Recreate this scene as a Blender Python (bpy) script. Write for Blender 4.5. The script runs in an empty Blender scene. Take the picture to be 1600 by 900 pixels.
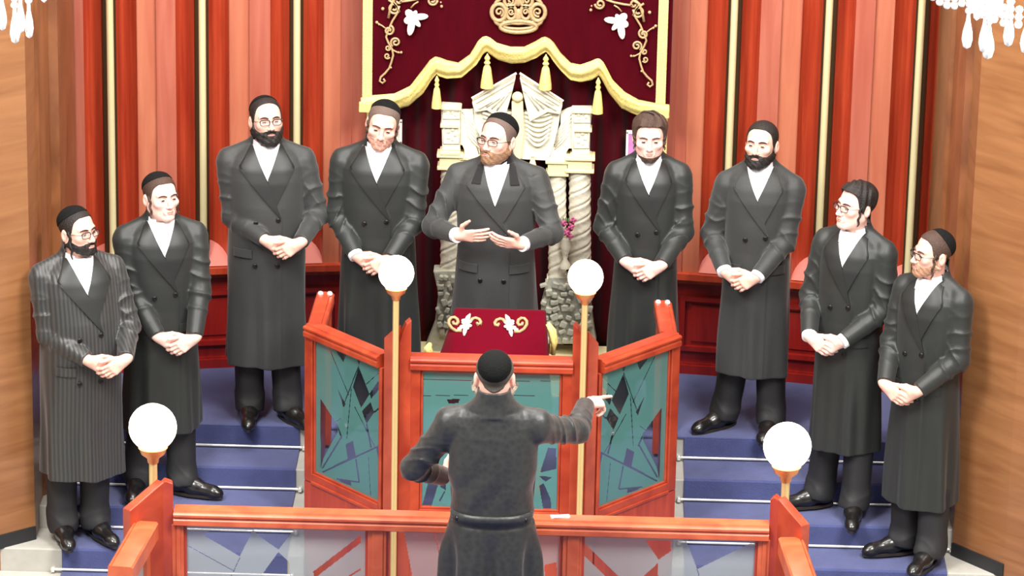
import bpy, math, random
import numpy as np
from mathutils import Vector, Matrix, geometry
random.seed(7)
rng = np.random.default_rng(7)
SC = bpy.context.scene
COL = SC.collection
PI = math.pi

# ------------------------------------------------------------------ camera
CAM_F = 6200.0                      # focal length in pixels of a 1600-wide frame
PITCH, YAW, ROLL = math.radians(19.0), math.radians(1.0), 0.02
CAM = np.array([0.37, -20.53, 7.57])
FWD = np.array([-math.sin(YAW)*math.cos(PITCH), math.cos(YAW)*math.cos(PITCH), -math.sin(PITCH)])
_r0 = np.array([math.cos(YAW), math.sin(YAW), 0.0])
_u0 = np.cross(_r0, FWD)
RGT = math.cos(ROLL)*_r0 + math.sin(ROLL)*_u0
UPV = -math.sin(ROLL)*_r0 + math.cos(ROLL)*_u0
cd = bpy.data.cameras.new('camera')
cam = bpy.data.objects.new('camera', cd)
COL.objects.link(cam)
cd.sensor_width = 36.0
cd.lens = CAM_F/1600.0*36.0
cd.clip_start, cd.clip_end = 0.5, 200.0
M3 = Matrix((RGT, UPV, -FWD)).transposed()
cam.matrix_world = Matrix.Translation(CAM) @ M3.to_4x4()
SC.camera = cam

# ------------------------------------------------------------------ light
world = bpy.data.worlds.new('world')
SC.world = world
world.use_nodes = True
bg = world.node_tree.nodes['Background']
bg.inputs[0].default_value = (1.0, 0.97, 0.95, 1)
bg.inputs[1].default_value = 0.55

def area_light(name, loc, target, size, energy, color=(1, 0.97, 0.93)):
    l = bpy.data.lights.new(name, 'AREA')
    l.shape = 'RECTANGLE'
    l.size, l.size_y = size
    l.energy = energy
    l.color = color
    o = bpy.data.objects.new(name, l)
    o.location = loc
    d = Vector(target) - Vector(loc)
    o.rotation_euler = d.to_track_quat('-Z', 'Y').to_euler()
    COL.objects.link(o)
    return o
# chandelier clusters under the hall ceiling, ahead of and above the stage
area_light('hall_light_left', (-3.2, -7.5, 7.6), (-0.6, -0.5, 0.9), (2.5, 2.5), 900)
area_light('hall_light_right', (3.2, -7.5, 7.6), (0.6, -0.5, 0.9), (2.5, 2.5), 900)
area_light('stage_light', (0.0, -3.0, 7.5), (0.0, -0.8, 0.0), (5.0, 1.5), 450)

SC.view_settings.view_transform = 'Standard'
SC.view_settings.look = 'None'
SC.view_settings.gamma = 1.0
SC.view_settings.use_curve_mapping = False
SC.view_settings.exposure = 0.02

# ------------------------------------------------------------------ helpers
def at(px, py, Y):
    """point on the upright plane y = Y seen at a pixel of the photograph"""
    d = FWD + RGT*(px-800)/CAM_F - UPV*(py-450)/CAM_F
    return CAM + d*((Y-CAM[1])/d[1])

def lin(c):
    return tuple(((v/255.0)/12.92 if v/255.0 <= 0.04045 else ((v/255.0+0.055)/1.055)**2.4) for v in c)

def tag(o, label=None, cat=None, group=None, kind=None):
    if label: o['label'] = label
    if cat: o['category'] = cat
    if group: o['group'] = group
    if kind: o['kind'] = kind
    return o

def empty(name, loc=(0, 0, 0), rz=0.0):
    o = bpy.data.objects.new(name, None)
    o.empty_display_size = 0.1
    o.location = loc
    o.rotation_euler = (0, 0, rz)
    COL.objects.link(o)
    return o

def link_mesh(name, me, mats, parent=None, smooth=None):
    if not isinstance(mats, (list, tuple)): mats = [mats]
    for m in mats: me.materials.append(m)
    if smooth is not None:
        me.polygons.foreach_set('use_smooth', [True]*len(me.polygons))
        if smooth < 179: me.set_sharp_from_angle(angle=math.radians(smooth))
    o = bpy.data.objects.new(name, me)
    COL.objects.link(o)
    if parent is not None: o.parent = parent
    return o

class MB:
    """collects shapes, builds ONE mesh object"""
    def __init__(s):
        s.v, s.f, s.m = [], [], []
    def add(s, vs, fs, mi=0):
        b = len(s.v)
        s.v += [tuple(map(float, p)) for p in vs]
        s.f += [tuple(i+b for i in f) for f in fs]
        s.m += [mi]*len(fs)
        return s
    def box(s, lo, hi, mi=0, mat=None):
        (a, b, c), (d, e, f) = lo, hi
        vs = [(a,b,c),(d,b,c),(d,e,c),(a,e,c),(a,b,f),(d,b,f),(d,e,f),(a,e,f)]
        if mat is not None: vs = [mat @ Vector(p) for p in vs]
        return s.add(vs, [(0,3,2,1),(4,5,6,7),(0,1,5,4),(1,2,6,5),(2,3,7,6),(3,0,4,7)], mi)
    def prism(s, poly, depth, fn, mi=0):
        """poly of (u,v); fn(u,v,w) -> point, w runs 0..depth"""
        a = sum(poly[i][0]*poly[(i+1) % len(poly)][1]-poly[(i+1) % len(poly)][0]*poly[i][1] for i in range(len(poly)))
        if a < 0: poly = poly[::-1]
        n = len(poly)
        vs = [fn(u, v, 0.0) for u, v in poly]+[fn(u, v, depth) for u, v in poly]
        tris = geometry.tessellate_polygon([[Vector((u, v, 0)) for u, v in poly]])
        fs = []
        for t in tris:
            (x0, y0), (x1, y1), (x2, y2) = (poly[i] for i in t)
            if (x1-x0)*(y2-y0)-(x2-x0)*(y1-y0) < 0: t = t[::-1]
            fs.append((t[0], t[1], t[2])); fs.append((t[2]+n, t[1]+n, t[0]+n))
        fs += [(i, i+n, (i+1) % n+n, (i+1) % n) for i in range(n)]
        return s.add(vs, fs, mi)
    def tube(s, pts, r, n=8, mi=0, closed=False, flat=None):
        """round tube along points; r number or list; flat=(axis, factor) squashes it"""
        P = [Vector(p) for p in pts]
        N = len(P)
        R = r if isinstance(r, (list, tuple)) else [r]*N
        vs, fs = [], []
        up = None
        for i in range(N):
            if closed: t = P[(i+1) % N]-P[i-1]
            else: t = P[min(i+1, N-1)]-P[max(i-1, 0)]
            if t.length < 1e-9: t = Vector((0, 0, 1))
            t.normalize()
            if up is None:
                up = Vector((0, 1, 0)) if abs(t.y) < 0.9 else Vector((1, 0, 0))
            a = t.cross(up)
            if a.length < 1e-6: a = t.orthogonal()
            a.normalize(); b = a.cross(t).normalized(); up = b
            for k in range(n):
                an = 2*PI*k/n
                q = a*math.cos(an)*R[i] + b*math.sin(an)*R[i]
                if flat: q[flat[0]] *= flat[1]
                vs.append(P[i]+q)
        for i in range(N if closed else N-1):
            j = (i+1) % N
            for k in range(n):
                k2 = (k+1) % n
                fs.append((i*n+k, i*n+k2, j*n+k2, j*n+k))
        if not closed:
            fs.append(tuple(range(n))[::-1]); fs.append(tuple((N-1)*n+k for k in range(n)))
        return s.add(vs, fs, mi)
    def lathe(s, prof, c, n=24, mi=0, sq=(1, 1)):
        """prof = [(r,z)...] turned about the upright axis through c"""
        vs, fs = [], []
        N = len(prof)
        for r, z in prof:
            for k in range(n):
                a = 2*PI*k/n
                vs.append((c[0]+r*math.cos(a)*sq[0], c[1]+r*math.sin(a)*sq[1], c[2]+z))
        for i in range(N-1):
            for k in range(n):
                k2 = (k+1) % n
                fs.append((i*n+k, i*n+k2, (i+1)*n+k2, (i+1)*n+k))
        fs.append(tuple(range(n))[::-1]); fs.append(tuple((N-1)*n+k for k in range(n)))
        return s.add(vs, fs, mi)
    def ball(s, c, r, n=16, mi=0):
        rr = r if isinstance(r, (list, tuple)) else (r, r, r)
        h = n//2
        pr = [(max(1e-4, math.sin(PI*i/h)), -math.cos(PI*i/h)) for i in range(h+1)]
        vs, fs = [], []
        for a, z in pr:
            for k in range(n):
                t = 2*PI*k/n
                vs.append((c[0]+rr[0]*a*math.cos(t), c[1]+rr[1]*a*math.sin(t), c[2]+rr[2]*z))
        for i in range(h):
            for k in range(n):
                k2 = (k+1) % n
                fs.append((i*n+k, i*n+k2, (i+1)*n+k2, (i+1)*n+k))
        return s.add(vs, fs, mi)
    def sweep(s, prof, a, b, mi=0, a_cut=0.0, b_cut=0.0):
        """closed profile of (side, up) swept straight from a to b; *_cut shears the ends for mitres"""
        A, B = Vector(a), Vector(b)
        t = (B-A); L = t.length; t.normalize()
        side = t.cross(Vector((0, 0, 1))).normalized()
        up = side.cross(t).normalized()
        n = len(prof)
        vs = [A+side*u+up*v+t*(u*a_cut) for u, v in prof]+[B+side*u+up*v+t*(u*b_cut) for u, v in prof]
        ar = sum(prof[i][0]*prof[(i+1) % n][1]-prof[(i+1) % n][0]*prof[i][1] for i in range(n))
        fs = [(i, (i+1) % n, (i+1) % n+n, i+n) for i in range(n)]+[tuple(range(n))[::-1], tuple(range(n, 2*n))]
        if ar > 0: fs = [f[::-1] for f in fs]
        return s.add(vs, fs, mi)
    def grid(s, fn, nu, nv, mi=0, thick=None):
        vs = [fn(i/nu, j/nv) for j in range(nv+1) for i in range(nu+1)]
        w = nu+1
        fs = [(j*w+i, j*w+i+1, (j+1)*w+i+1, (j+1)*w+i) for j in range(nv) for i in range(nu)]
        return s.add(vs, fs, mi)
    def build(s, name, mats, parent=None, smooth=None, bevel=0.0, solid=0.0):
        me = bpy.data.meshes.new(name)
        me.from_pydata(s.v, [], s.f)
        me.polygons.foreach_set('material_index', s.m)
        me.update()
        o = link_mesh(name, me, mats, parent, smooth)
        if solid:
            md = o.modifiers.new('thickness', 'SOLIDIFY'); md.thickness = solid; md.offset = 0
        if bevel:
            md = o.modifiers.new('bevel', 'BEVEL'); md.width = bevel; md.segments = 2
            md.limit_method = 'ANGLE'; md.angle_limit = math.radians(40)
        return o

# ------------------------------------------------------------------ materials
def new_mat(name):
    m = bpy.data.materials.new(name)
    m.use_nodes = True
    nt = m.node_tree
    return m, nt, nt.nodes['Principled BSDF']

def plain(name, rgb, rough=0.5, metal=0.0, var=0.0, scale=20.0, bump=0.0, bscale=None, sheen=0.0, coat=0.0, spec=0.5, stretch=(1, 1, 1)):
    """one colour, varied by noise, with optional noise bump"""
    m, nt, b = new_mat(name)
    c = lin(rgb)
    b.inputs['Base Color'].default_value = (*c, 1)
    b.inputs['Roughness'].default_value = rough
    b.inputs['Metallic'].default_value = metal
    b.inputs['Specular IOR Level'].default_value = spec
    b.inputs['Sheen Weight'].default_value = sheen
    b.inputs['Coat Weight'].default_value = coat
    tc = nt.nodes.new('ShaderNodeTexCoord')
    mp = nt.nodes.new('ShaderNodeMapping')
    mp.inputs['Scale'].default_value = stretch
    nt.links.new(tc.outputs['Object'], mp.inputs[0])
    nz = nt.nodes.new('ShaderNodeTexNoise')
    nz.inputs['Scale'].default_value = scale
    nz.inputs['Detail'].default_value = 4
    nt.links.new(mp.outputs[0], nz.inputs['Vector'])
    if var:
        mx = nt.nodes.new('ShaderNodeMix'); mx.data_type = 'RGBA'
        mx.inputs[6].default_value = (*[v*(1-var) for v in c], 1)
        mx.inputs[7].default_value = (*[min(1, v*(1+var)) for v in c], 1)
        nt.links.new(nz.outputs['Fac'], mx.inputs[0])
        nt.links.new(mx.outputs[2], b.inputs['Base Color'])
    if bump:
        n2 = nz
        if bscale:
            n2 = nt.nodes.new('ShaderNodeTexNoise'); n2.inputs['Scale'].default_value = bscale
            n2.inputs['Detail'].default_value = 3
            nt.links.new(mp.outputs[0], n2.inputs['Vector'])
        bp = nt.nodes.new('ShaderNodeBump'); bp.inputs['Strength'].default_value = bump
        bp.inputs['Distance'].default_value = 0.01
        nt.links.new(n2.outputs['Fac'], bp.inputs['Height'])
        nt.links.new(bp.outputs[0], b.inputs['Normal'])
    return m

def wood(name, dark, light, rough=0.32, stretch=(9, 9, 0.7), coat=0.25):
    m, nt, b = new_mat(name)
    tc = nt.nodes.new('ShaderNodeTexCoord')
    mp = nt.nodes.new('ShaderNodeMapping'); mp.inputs['Scale'].default_value = stretch
    nt.links.new(tc.outputs['Object'], mp.inputs[0])
    nz = nt.nodes.new('ShaderNodeTexNoise'); nz.inputs['Scale'].default_value = 2.2
    nz.inputs['Detail'].default_value = 7; nz.inputs['Distortion'].default_value = 0.6
    nt.links.new(mp.outputs[0], nz.inputs['Vector'])
    cr = nt.nodes.new('ShaderNodeValToRGB')
    cr.color_ramp.elements[0].position = 0.3; cr.color_ramp.elements[0].color = (*lin(dark), 1)
    cr.color_ramp.elements[1].position = 0.7; cr.color_ramp.elements[1].color = (*lin(light), 1)
    nt.links.new(nz.outputs['Fac'], cr.inputs[0])
    nt.links.new(cr.outputs[0], b.inputs['Base Color'])
    b.inputs['Roughness'].default_value = rough
    b.inputs['Coat Weight'].default_value = coat
    b.inputs['Coat Roughness'].default_value = 0.2
    return m

def cloth_pattern(name, rgb, rough, kind):
    """dark coat cloth: woven stripe or damask figure in the weave"""
    m, nt, b = new_mat(name)
    c = lin(rgb)
    tc = nt.nodes.new('ShaderNodeTexCoord')
    if kind == 'stripe':
        w = nt.nodes.new('ShaderNodeTexWave'); w.bands_direction = 'X'
        w.inputs['Scale'].default_value = 16; w.inputs['Distortion'].default_value = 0.6
        fac = w.outputs['Fac']; nt.links.new(tc.outputs['Object'], w.inputs['Vector'])
        lo, hi = 0.75, 1.7
    else:
        w = nt.nodes.new('ShaderNodeTexVoronoi'); w.inputs['Scale'].default_value = 42
        fac = w.outputs['Distance']; nt.links.new(tc.outputs['Object'], w.inputs['Vector'])
        lo, hi = 0.7, 1.6
    mx = nt.nodes.new('ShaderNodeMix'); mx.data_type = 'RGBA'
    mx.inputs[6].default_value = (*[v*lo for v in c], 1); mx.inputs[7].default_value = (*[v*hi for v in c], 1)
    nt.links.new(fac, mx.inputs[0]); nt.links.new(mx.outputs[2], b.inputs['Base Color'])
    b.inputs['Roughness'].default_value = rough
    b.inputs['Sheen Weight'].default_value = 0.15
    bp = nt.nodes.new('ShaderNodeBump'); bp.inputs['Strength'].default_value = 0.25; bp.inputs['Distance'].default_value = 0.004
    nt.links.new(fac, bp.inputs['Height']); nt.links.new(bp.outputs[0], b.inputs['Normal'])
    return m

def glass(name, rgb, frost, rough=0.3):
    """frosted or clear sheet: frost = share of light the surface scatters"""
    m = bpy.data.materials.new(name); m.use_nodes = True
    nt = m.node_tree; nt.nodes.clear()
    out = nt.nodes.new('ShaderNodeOutputMaterial')
    tr = nt.nodes.new('ShaderNodeBsdfTransparent')
    pr = nt.nodes.new('ShaderNodeBsdfPrincipled')
    pr.inputs['Base Color'].default_value = (*lin(rgb), 1)
    pr.inputs['Roughness'].default_value = rough
    mx = nt.nodes.new('ShaderNodeMixShader'); mx.inputs[0].default_value = frost
    nt.links.new(tr.outputs[0], mx.inputs[1]); nt.links.new(pr.outputs[0], mx.inputs[2])
    nt.links.new(mx.outputs[0], out.inputs[0])
    return m

def glow(name, rgb, strength):
    m, nt, b = new_mat(name)
    b.inputs['Base Color'].default_value = (0.9, 0.88, 0.82, 1)
    b.inputs['Emission Color'].default_value = (*lin(rgb), 1)
    b.inputs['Emission Strength'].default_value = strength
    return m

M = {}
M['cherry'] = wood('cherry_wood', (160, 52, 32), (192, 76, 46))
M['rail_light'] = wood('pale_rail_wood', (182, 76, 44), (216, 108, 68), stretch=(3, 3, 3))
M['cherry_dark'] = wood('dark_cherry_wood', (128, 22, 18), (158, 34, 24))
M['cherry_rail'] = wood('rail_cherry_wood', (146, 46, 28), (188, 76, 46), stretch=(3, 3, 3))
M['salmon'] = wood('salmon_glare_wood', (168, 92, 68), (184, 112, 84), rough=0.38)  # pilasters paler than the flutes: glare off their flat faces put into the colour
M['salmon2'] = wood('rose_glare_wood', (158, 80, 63), (172, 98, 79), rough=0.38)  # pinker half of the pilasters, the same glare put into its colour
M['sill'] = plain('pale_rose_veneer', (205, 112, 98), 0.4, var=0.06, scale=6)
M['brown'] = wood('walnut_panel', (130, 84, 50), (152, 104, 66), stretch=(0.9, 0.9, 9), rough=0.35)
M['brown_dark'] = wood('walnut_edge', (112, 66, 38), (146, 92, 56), stretch=(3, 3, 1.5))
M['black_base'] = plain('black_plinth', (34, 34, 36), 0.5)
M['brass'] = plain('pale_brass', (232, 222, 172), 0.35, metal=0.3, var=0.06, scale=8)
M['bronze'] = plain('dark_bronze_channel', (62, 50, 30), 0.5, metal=0.3, var=0.1)
M['velvet'] = plain('burgundy_velvet', (66, 0, 12), 0.85, spec=0.04, var=0.25, scale=7, sheen=0.06, stretch=(3, 3, 0.5), bump=0.1, bscale=60)
M['velvet_in'] = plain('dark_burgundy_velvet', (68, 3, 15), 0.85, spec=0.06, var=0.25, scale=7, sheen=0.1, stretch=(3, 3, 0.5), bump=0.1, bscale=60)
M['velvet_red'] = plain('crimson_velvet', (94, 0, 22), 0.85, var=0.12, scale=10, sheen=0.03, spec=0.04, bump=0.1, bscale=80)
M['gold'] = plain('gold_fringe', (234, 212, 128), 0.55, var=0.2, scale=55, bump=0.5, bscale=160, stretch=(1, 1, 0.3))
M['gold_band'] = plain('gold_braid', (216, 196, 130), 0.5, var=0.45, scale=130, bump=0.5)
M['thread'] = plain('gold_thread', (176, 148, 108), 0.45, var=0.3, scale=90, bump=0.3)
M['thread_white'] = plain('white_thread', (246, 238, 226), 0.5, var=0.05, bump=0.2, scale=80)
M['ark'] = plain('cream_relief', (232, 226, 204), 0.45, var=0.1, scale=14, bump=0.4, bscale=45)
M['ark_stone'] = plain('silver_grey_relief', (190, 190, 174), 0.45, metal=0.1, var=0.25, scale=26, bump=0.7, bscale=38)
M['ark_gold'] = plain('pale_gold_relief', (238, 224, 176), 0.45, var=0.08, scale=20, bump=0.2)
M['carpet'] = plain('blue_carpet', (68, 76, 124), 0.95, var=0.28, scale=9, bump=0.5, bscale=220, sheen=0.2)
M['stone'] = plain('pale_stone', (178, 176, 168), 0.7, var=0.12, scale=18, bump=0.1)
M['steel'] = plain('polished_steel', (238, 236, 230), 0.25, metal=0.5)
M['teal'] = glass('frosted_teal_glass', (84, 140, 136), 0.72, 0.45)
M['frost'] = glass('frosted_grey_glass', (166, 174, 174), 0.74, 0.4)
M['frost_pink'] = glass('frosted_rose_glass', (184, 168, 168), 0.74, 0.4)
M['clear'] = glass('clear_glass', (60, 66, 78), 0.14, 0.05)
M['globe'] = glow('lit_globe', (255, 240, 214), 5.0)
M['globe_cup'] = plain('copper_cup', (228, 148, 92), 0.35, metal=0.5)
M['pole'] = plain('brass_pole', (232, 204, 142), 0.35, metal=0.45)
M['crystal'] = plain('bright_crystal', (250, 250, 250), 0.1, coat=0.6)
M['chrome'] = plain('white_cap', (240, 232, 230), 0.3)
M['paper'] = plain('white_paper', (240, 236, 230), 0.8)
M['skin'] = plain('skin', (238, 186, 168), 0.5, var=0.05, scale=25, spec=0.35)
M['skin_fair'] = plain('fair_skin', (244, 198, 184), 0.5, var=0.05, scale=25, spec=0.35)
M['lips'] = plain('lips', (212, 150, 138), 0.5)
M['eye'] = plain('eye_white', (206, 196, 190), 0.3)
M['iris'] = plain('dark_iris', (44, 30, 24), 0.2)
M['hair'] = plain('black_hair', (30, 25, 23), 0.6, var=0.3, scale=90, bump=0.6, bscale=160)
M['hair_brown'] = plain('brown_hair', (70, 50, 40), 0.65, var=0.3, scale=90, bump=0.6, bscale=160)
M['hair_grey'] = plain('grey_hair', (84, 78, 72), 0.8, var=0.2, scale=120, bump=0.5, bscale=220)
M['hair_crop'] = plain('cropped_hair', (104, 86, 78), 0.8, var=0.2, scale=120, bump=0.5, bscale=220)
M['beard_fair'] = plain('sandy_beard', (148, 112, 84), 0.75, var=0.25, scale=90, bump=0.7, bscale=160)
M['beard_thin'] = plain('light_beard', (172, 128, 102), 0.8, var=0.2, scale=110, bump=0.4, bscale=200)
M['beard_grey'] = plain('grey_beard', (172, 156, 140), 0.8, var=0.2, scale=90, bump=0.7, bscale=160)
M['stubble'] = plain('stubble', (204, 152, 134), 0.8, var=0.15, scale=140)
M['cap'] = plain('black_velvet_cap', (17, 18, 18), 0.9, var=0.3, scale=60, bump=0.4, bscale=120, spec=0.2)
M['coat'] = plain('black_satin_coat', (39, 42, 41), 0.46, var=0.1, scale=30, sheen=0.08, spec=0.4, bump=0.08, bscale=250)
M['coat_wool'] = plain('charcoal_wool_coat', (43, 45, 45), 0.6, var=0.12, scale=60, sheen=0.2, bump=0.15, bscale=300)
M['coat_stripe'] = cloth_pattern('striped_satin_coat', (44, 45, 45), 0.42, 'stripe')
M['coat_damask'] = cloth_pattern('damask_satin_coat', (36, 37, 37), 0.42, 'damask')
M['lapel'] = plain('satin_lapel', (36, 38, 38), 0.45, var=0.06, spec=0.4, scale=30)
M['navy_collar'] = plain('black_velvet_collar', (14, 14, 16), 0.85, sheen=0.15)
M['trouser'] = plain('black_trouser', (34, 34, 36), 0.7, var=0.15, scale=40)
M['shoe'] = plain('black_shoe_leather', (24, 23, 23), 0.28, coat=0.3)
M['sole'] = plain('shoe_sole', (40, 34, 30), 0.7)
M['shirt'] = plain('white_shirt', (244, 244, 250), 0.7)
M['button'] = plain('black_button', (16, 16, 17), 0.3)
M['frame'] = plain('spectacle_frame', (38, 32, 30), 0.4, spec=0.3)
M['lens'] = glass('spectacle_lens', (235, 235, 240), 0.10, 0.05)
M['pink'] = plain('pink_flower', (206, 96, 142), 0.6, var=0.2, scale=40)
M['leaf'] = plain('green_leaf', (104, 132, 84), 0.6, var=0.2, scale=40)
M['violet'] = plain('violet_panel', (186, 120, 176), 0.5, var=0.3, scale=25)
M['ceiling'] = plain('white_ceiling', (235, 232, 226), 0.9)

# ================================================================== SETTING
STEP_H, STEP_D, EDGE = 0.125, 0.283, -0.885
N_STEP = 6
FLOOR_Z = -N_STEP*STEP_H

# lower hall floor, stage floor
fb = MB().box((-6, -9, FLOOR_Z-0.2), (6, 0.6, FLOOR_Z))
tag(fb.build('floor', M['stone']), kind='structure')
sb = MB().box((-2.9, EDGE, FLOOR_Z), (2.9, 0.6, -0.012))
stage = tag(sb.build('stage_floor', M['stone']), kind='structure')
sc = MB()
sc.box((-2.9, EDGE-0.012, -0.012), (2.9, 0.5, 0.0))
sc.build('stage_carpet', M['carpet'], stage, bevel=0.005)
# floor of the bay that juts out of the stage
bp = MB()
bay = [(-0.97, EDGE+0.02), (-0.97, -1.60), (-0.54, -2.06), (0.44, -2.06), (0.86, -1.60), (0.86, EDGE+0.02)]
bp.prism(bay, 0.7, lambda u, v, w: (u, v, -0.02-0.7+w))
tag(bp.build('bay_floor', M['carpet']), kind='structure')

# stairs either side of the bay
def staircase(name, x0, x1, cx0, cx1, rods):
    st = MB(); cp = MB()
    for k in range(1, N_STEP):
        ya = EDGE-(k-1)*STEP_D; yb = EDGE-k*STEP_D
        st.box((x0, yb, FLOOR_Z), (x1, EDGE-0.0005 if k == 1 else ya+0.0, -k*STEP_H-0.012))
    s = tag(st.build(name, M['stone'], bevel=0.006), kind='structure')
    # carpet runner: one folded strip
    prof = []
    for k in range(0, N_STEP):
        y = EDGE-k*STEP_D
        z = -k*STEP_H
        prof += [(y-0.004, z-0.002), (y-0.012, z-0.012), (y-0.012, z-STEP_H+0.004)]
        if k < N_STEP-1: prof += [(y-0.02, z-STEP_H)]
    back = [(y+0.011, z-0.013) for y, z in prof]
    vs, fs = [], []
    for x in (cx0, cx1):
        vs += [(x, y, z) for y, z in prof]+[(x, y, z) for y, z in back]
    n = len(prof)
    for i in range(n-1):
        fs += [(i, i+1, 2*n+i+1, 2*n+i), (n+i+1, n+i, 3*n+i, 3*n+i+1), (i, n+i, n+i+1, i+1), (2*n+i, 2*n+i+1, 3*n+i+1, 3*n+i)]
    cp.add(vs, fs)
    cp.build('carpet_runner', M['carpet'], s)
    return s
staircase('staircase_left', -2.9, -1.0, -2.245, -1.085, 5)
staircase('staircase_right', 0.89, 2.9, 0.955, 2.30, 5)
# stair rods
ORD = ['topmost', 'second', 'third', 'fourth', 'fifth']
def rods(x0, x1, side):
    for k in range(1, N_STEP):
        y = EDGE-(k-1)*STEP_D-0.024; z = -k*STEP_H+0.012
        r = empty('stair_rod', ((x0+x1)/2, y, z))
        h = (x1-x0)/2
        MB().tube([(-h, 0, 0), (h, 0, 0)], 0.0075, 10).build('rod', M['steel'], r, 60)
        for s in (-1, 1):
            b = MB().ball((s*h, 0, 0), 0.013, 12).box((s*h-0.008, -0.012, -0.012), (s*h+0.008, 0.024, 0.004))
            b.build('bracket', M['steel'], r, 60)
        tag(r, '%s white metal rod down the %s blue carpeted stairs' % (ORD[k-1].capitalize(), side), 'stair rod', 'stair rods holding the blue carpet')
rods(-2.29, -1.06, 'left-hand'); rods(0.93, 2.34, 'right-hand')

# curved back wall of flutes and pilasters
RW = 8.0
def arc(s, d, z=0.0):
    f = s/RW
    return ((RW+d)*math.sin(f), 0.10-RW+(RW+d)*math.cos(f), z)
HW = 0.143
FL = [1.174, 1.682, 2.176]
ZL, ZT = 0.60, 4.2
prof = []           # (s, d, material of the segment that follows) for the right half, from the centre out
def flute(c):
    return [(c-HW*math.cos(PI*i/14), 0.004+HW*math.sin(PI*i/14), 0) for i in range(15)]
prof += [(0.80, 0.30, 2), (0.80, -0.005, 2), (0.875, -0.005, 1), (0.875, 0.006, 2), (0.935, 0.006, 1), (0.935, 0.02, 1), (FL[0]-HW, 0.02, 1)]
for i, c in enumerate(FL):
    prof += flute(c)
    e = c+HW
    if i < 2:
        nx = FL[i+1]-HW; md = (e+nx)/2
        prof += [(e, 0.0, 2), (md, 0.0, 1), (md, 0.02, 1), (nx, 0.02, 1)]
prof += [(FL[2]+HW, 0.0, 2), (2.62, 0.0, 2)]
full = [(-s, d, m) for s, d, m in prof[::-1]]
fullm = [prof[-1-i-1][2] if i < len(prof)-1 else 2 for i in range(len(prof))]
pts = full+prof
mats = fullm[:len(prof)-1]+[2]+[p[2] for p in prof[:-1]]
w = MB()
for i in range(len(pts)-1):
    a, b = pts[i], pts[i+1]
    vs = [arc(a[0], a[1], ZL), arc(b[0], b[1], ZL), arc(b[0], b[1], ZT), arc(a[0], a[1], ZT)]
    w.add(vs, [(0, 1, 2, 3)], mats[i])
# back sheet gives the wall its thickness
for i in range(20):
    s0, s1 = -2.62+5.24*i/20, -2.62+5.24*(i+1)/20
    w.add([arc(s0, 0.36, ZL), arc(s1, 0.36, ZL), arc(s1, 0.36, ZT), arc(s0, 0.36, ZT)], [(3, 2, 1, 0)], 0)
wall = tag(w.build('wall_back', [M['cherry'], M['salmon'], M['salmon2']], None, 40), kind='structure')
# sloping half-round sills under each flute
for sg in (-1, 1):
    for c in FL:
        m = MB(); n = 14
        vs = []
        for i in range(n+1):
            a = PI*i/n
            s = sg*c-HW*math.cos(a); d = 0.004+HW*math.sin(a)
            vs += [arc(s, 0.0, ZL+0.004), arc(s, d, ZL+0.004+0.115*math.sin(a))]
        m.add(vs, [(2*i, 2*i+2, 2*i+3, 2*i+1) for i in range(n)])
        m.build('flute_sill', M['sill'], wall, 60)
# wainscot and its ledge
wn = MB()
def strip(m, d0, d1, z0, z1, s0=-2.62, s1=2.62, mi=0, n=36):
    for i in range(n):
        a, b = s0+(s1-s0)*i/n, s0+(s1-s0)*(i+1)/n
        vs = [arc(a, d0, z0), arc(b, d0, z0), arc(b, d1, z0), arc(a, d1, z0), arc(a, d0, z1), arc(b, d0, z1), arc(b, d1, z1), arc(a, d1, z1)]
        fs = [(0, 1, 5, 4), (4, 5, 6, 7), (3, 2, 1, 0)]
        if i == 0: fs.append((3, 0, 4, 7))
        if i == n-1: fs.append((1, 2, 6, 5))
        m.add(vs, fs, mi)
for s0, s1 in ((-2.62, -0.84), (0.84, 2.62)):
    strip(wn, 0.055, 0.36, 0.0, ZL-0.03, s0, s1)
wain = tag(wn.build('trim_1', M['cherry_dark']), kind='structure')
lg = MB()
for s0, s1 in ((-2.62, -0.82), (0.82, 2.62)):
    strip(lg, -0.03, 0.36, ZL-0.035, ZL, s0, s1)
    strip(lg, 0.005, 0.1, ZL-0.065, ZL-0.035, s0, s1)
tag(lg.build('trim_2', M['cherry']), kind='structure')
mo = MB()
for sg in (-1, 1):
    a0, a1 = sorted((sg*0.84, sg*2.62))
    strip(mo, 0.03, 0.06, 0.0, 0.05, a0, a1)
    strip(mo, 0.045, 0.06, 0.05, 0.062, a0, a1)
    for k in range(4):
        c = sg*(0.93+0.47*k+0.2); h = 0.195
        for z0, z1 in ((0.425, 0.452), (0.135, 0.162)):
            strip(mo, 0.028, 0.056, z0, z1, c-h, c+h, n=6)
        for e in (-h, h-0.027):
            strip(mo, 0.028, 0.056, 0.162, 0.425, c+e, c+e+0.027, n=1)
        strip(mo, 0.045, 0.056, 0.19, 0.40, c-h+0.06, c+h-0.06, n=4)
mo.build('panel_moulding', M['cherry_dark'], wain)

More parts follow.
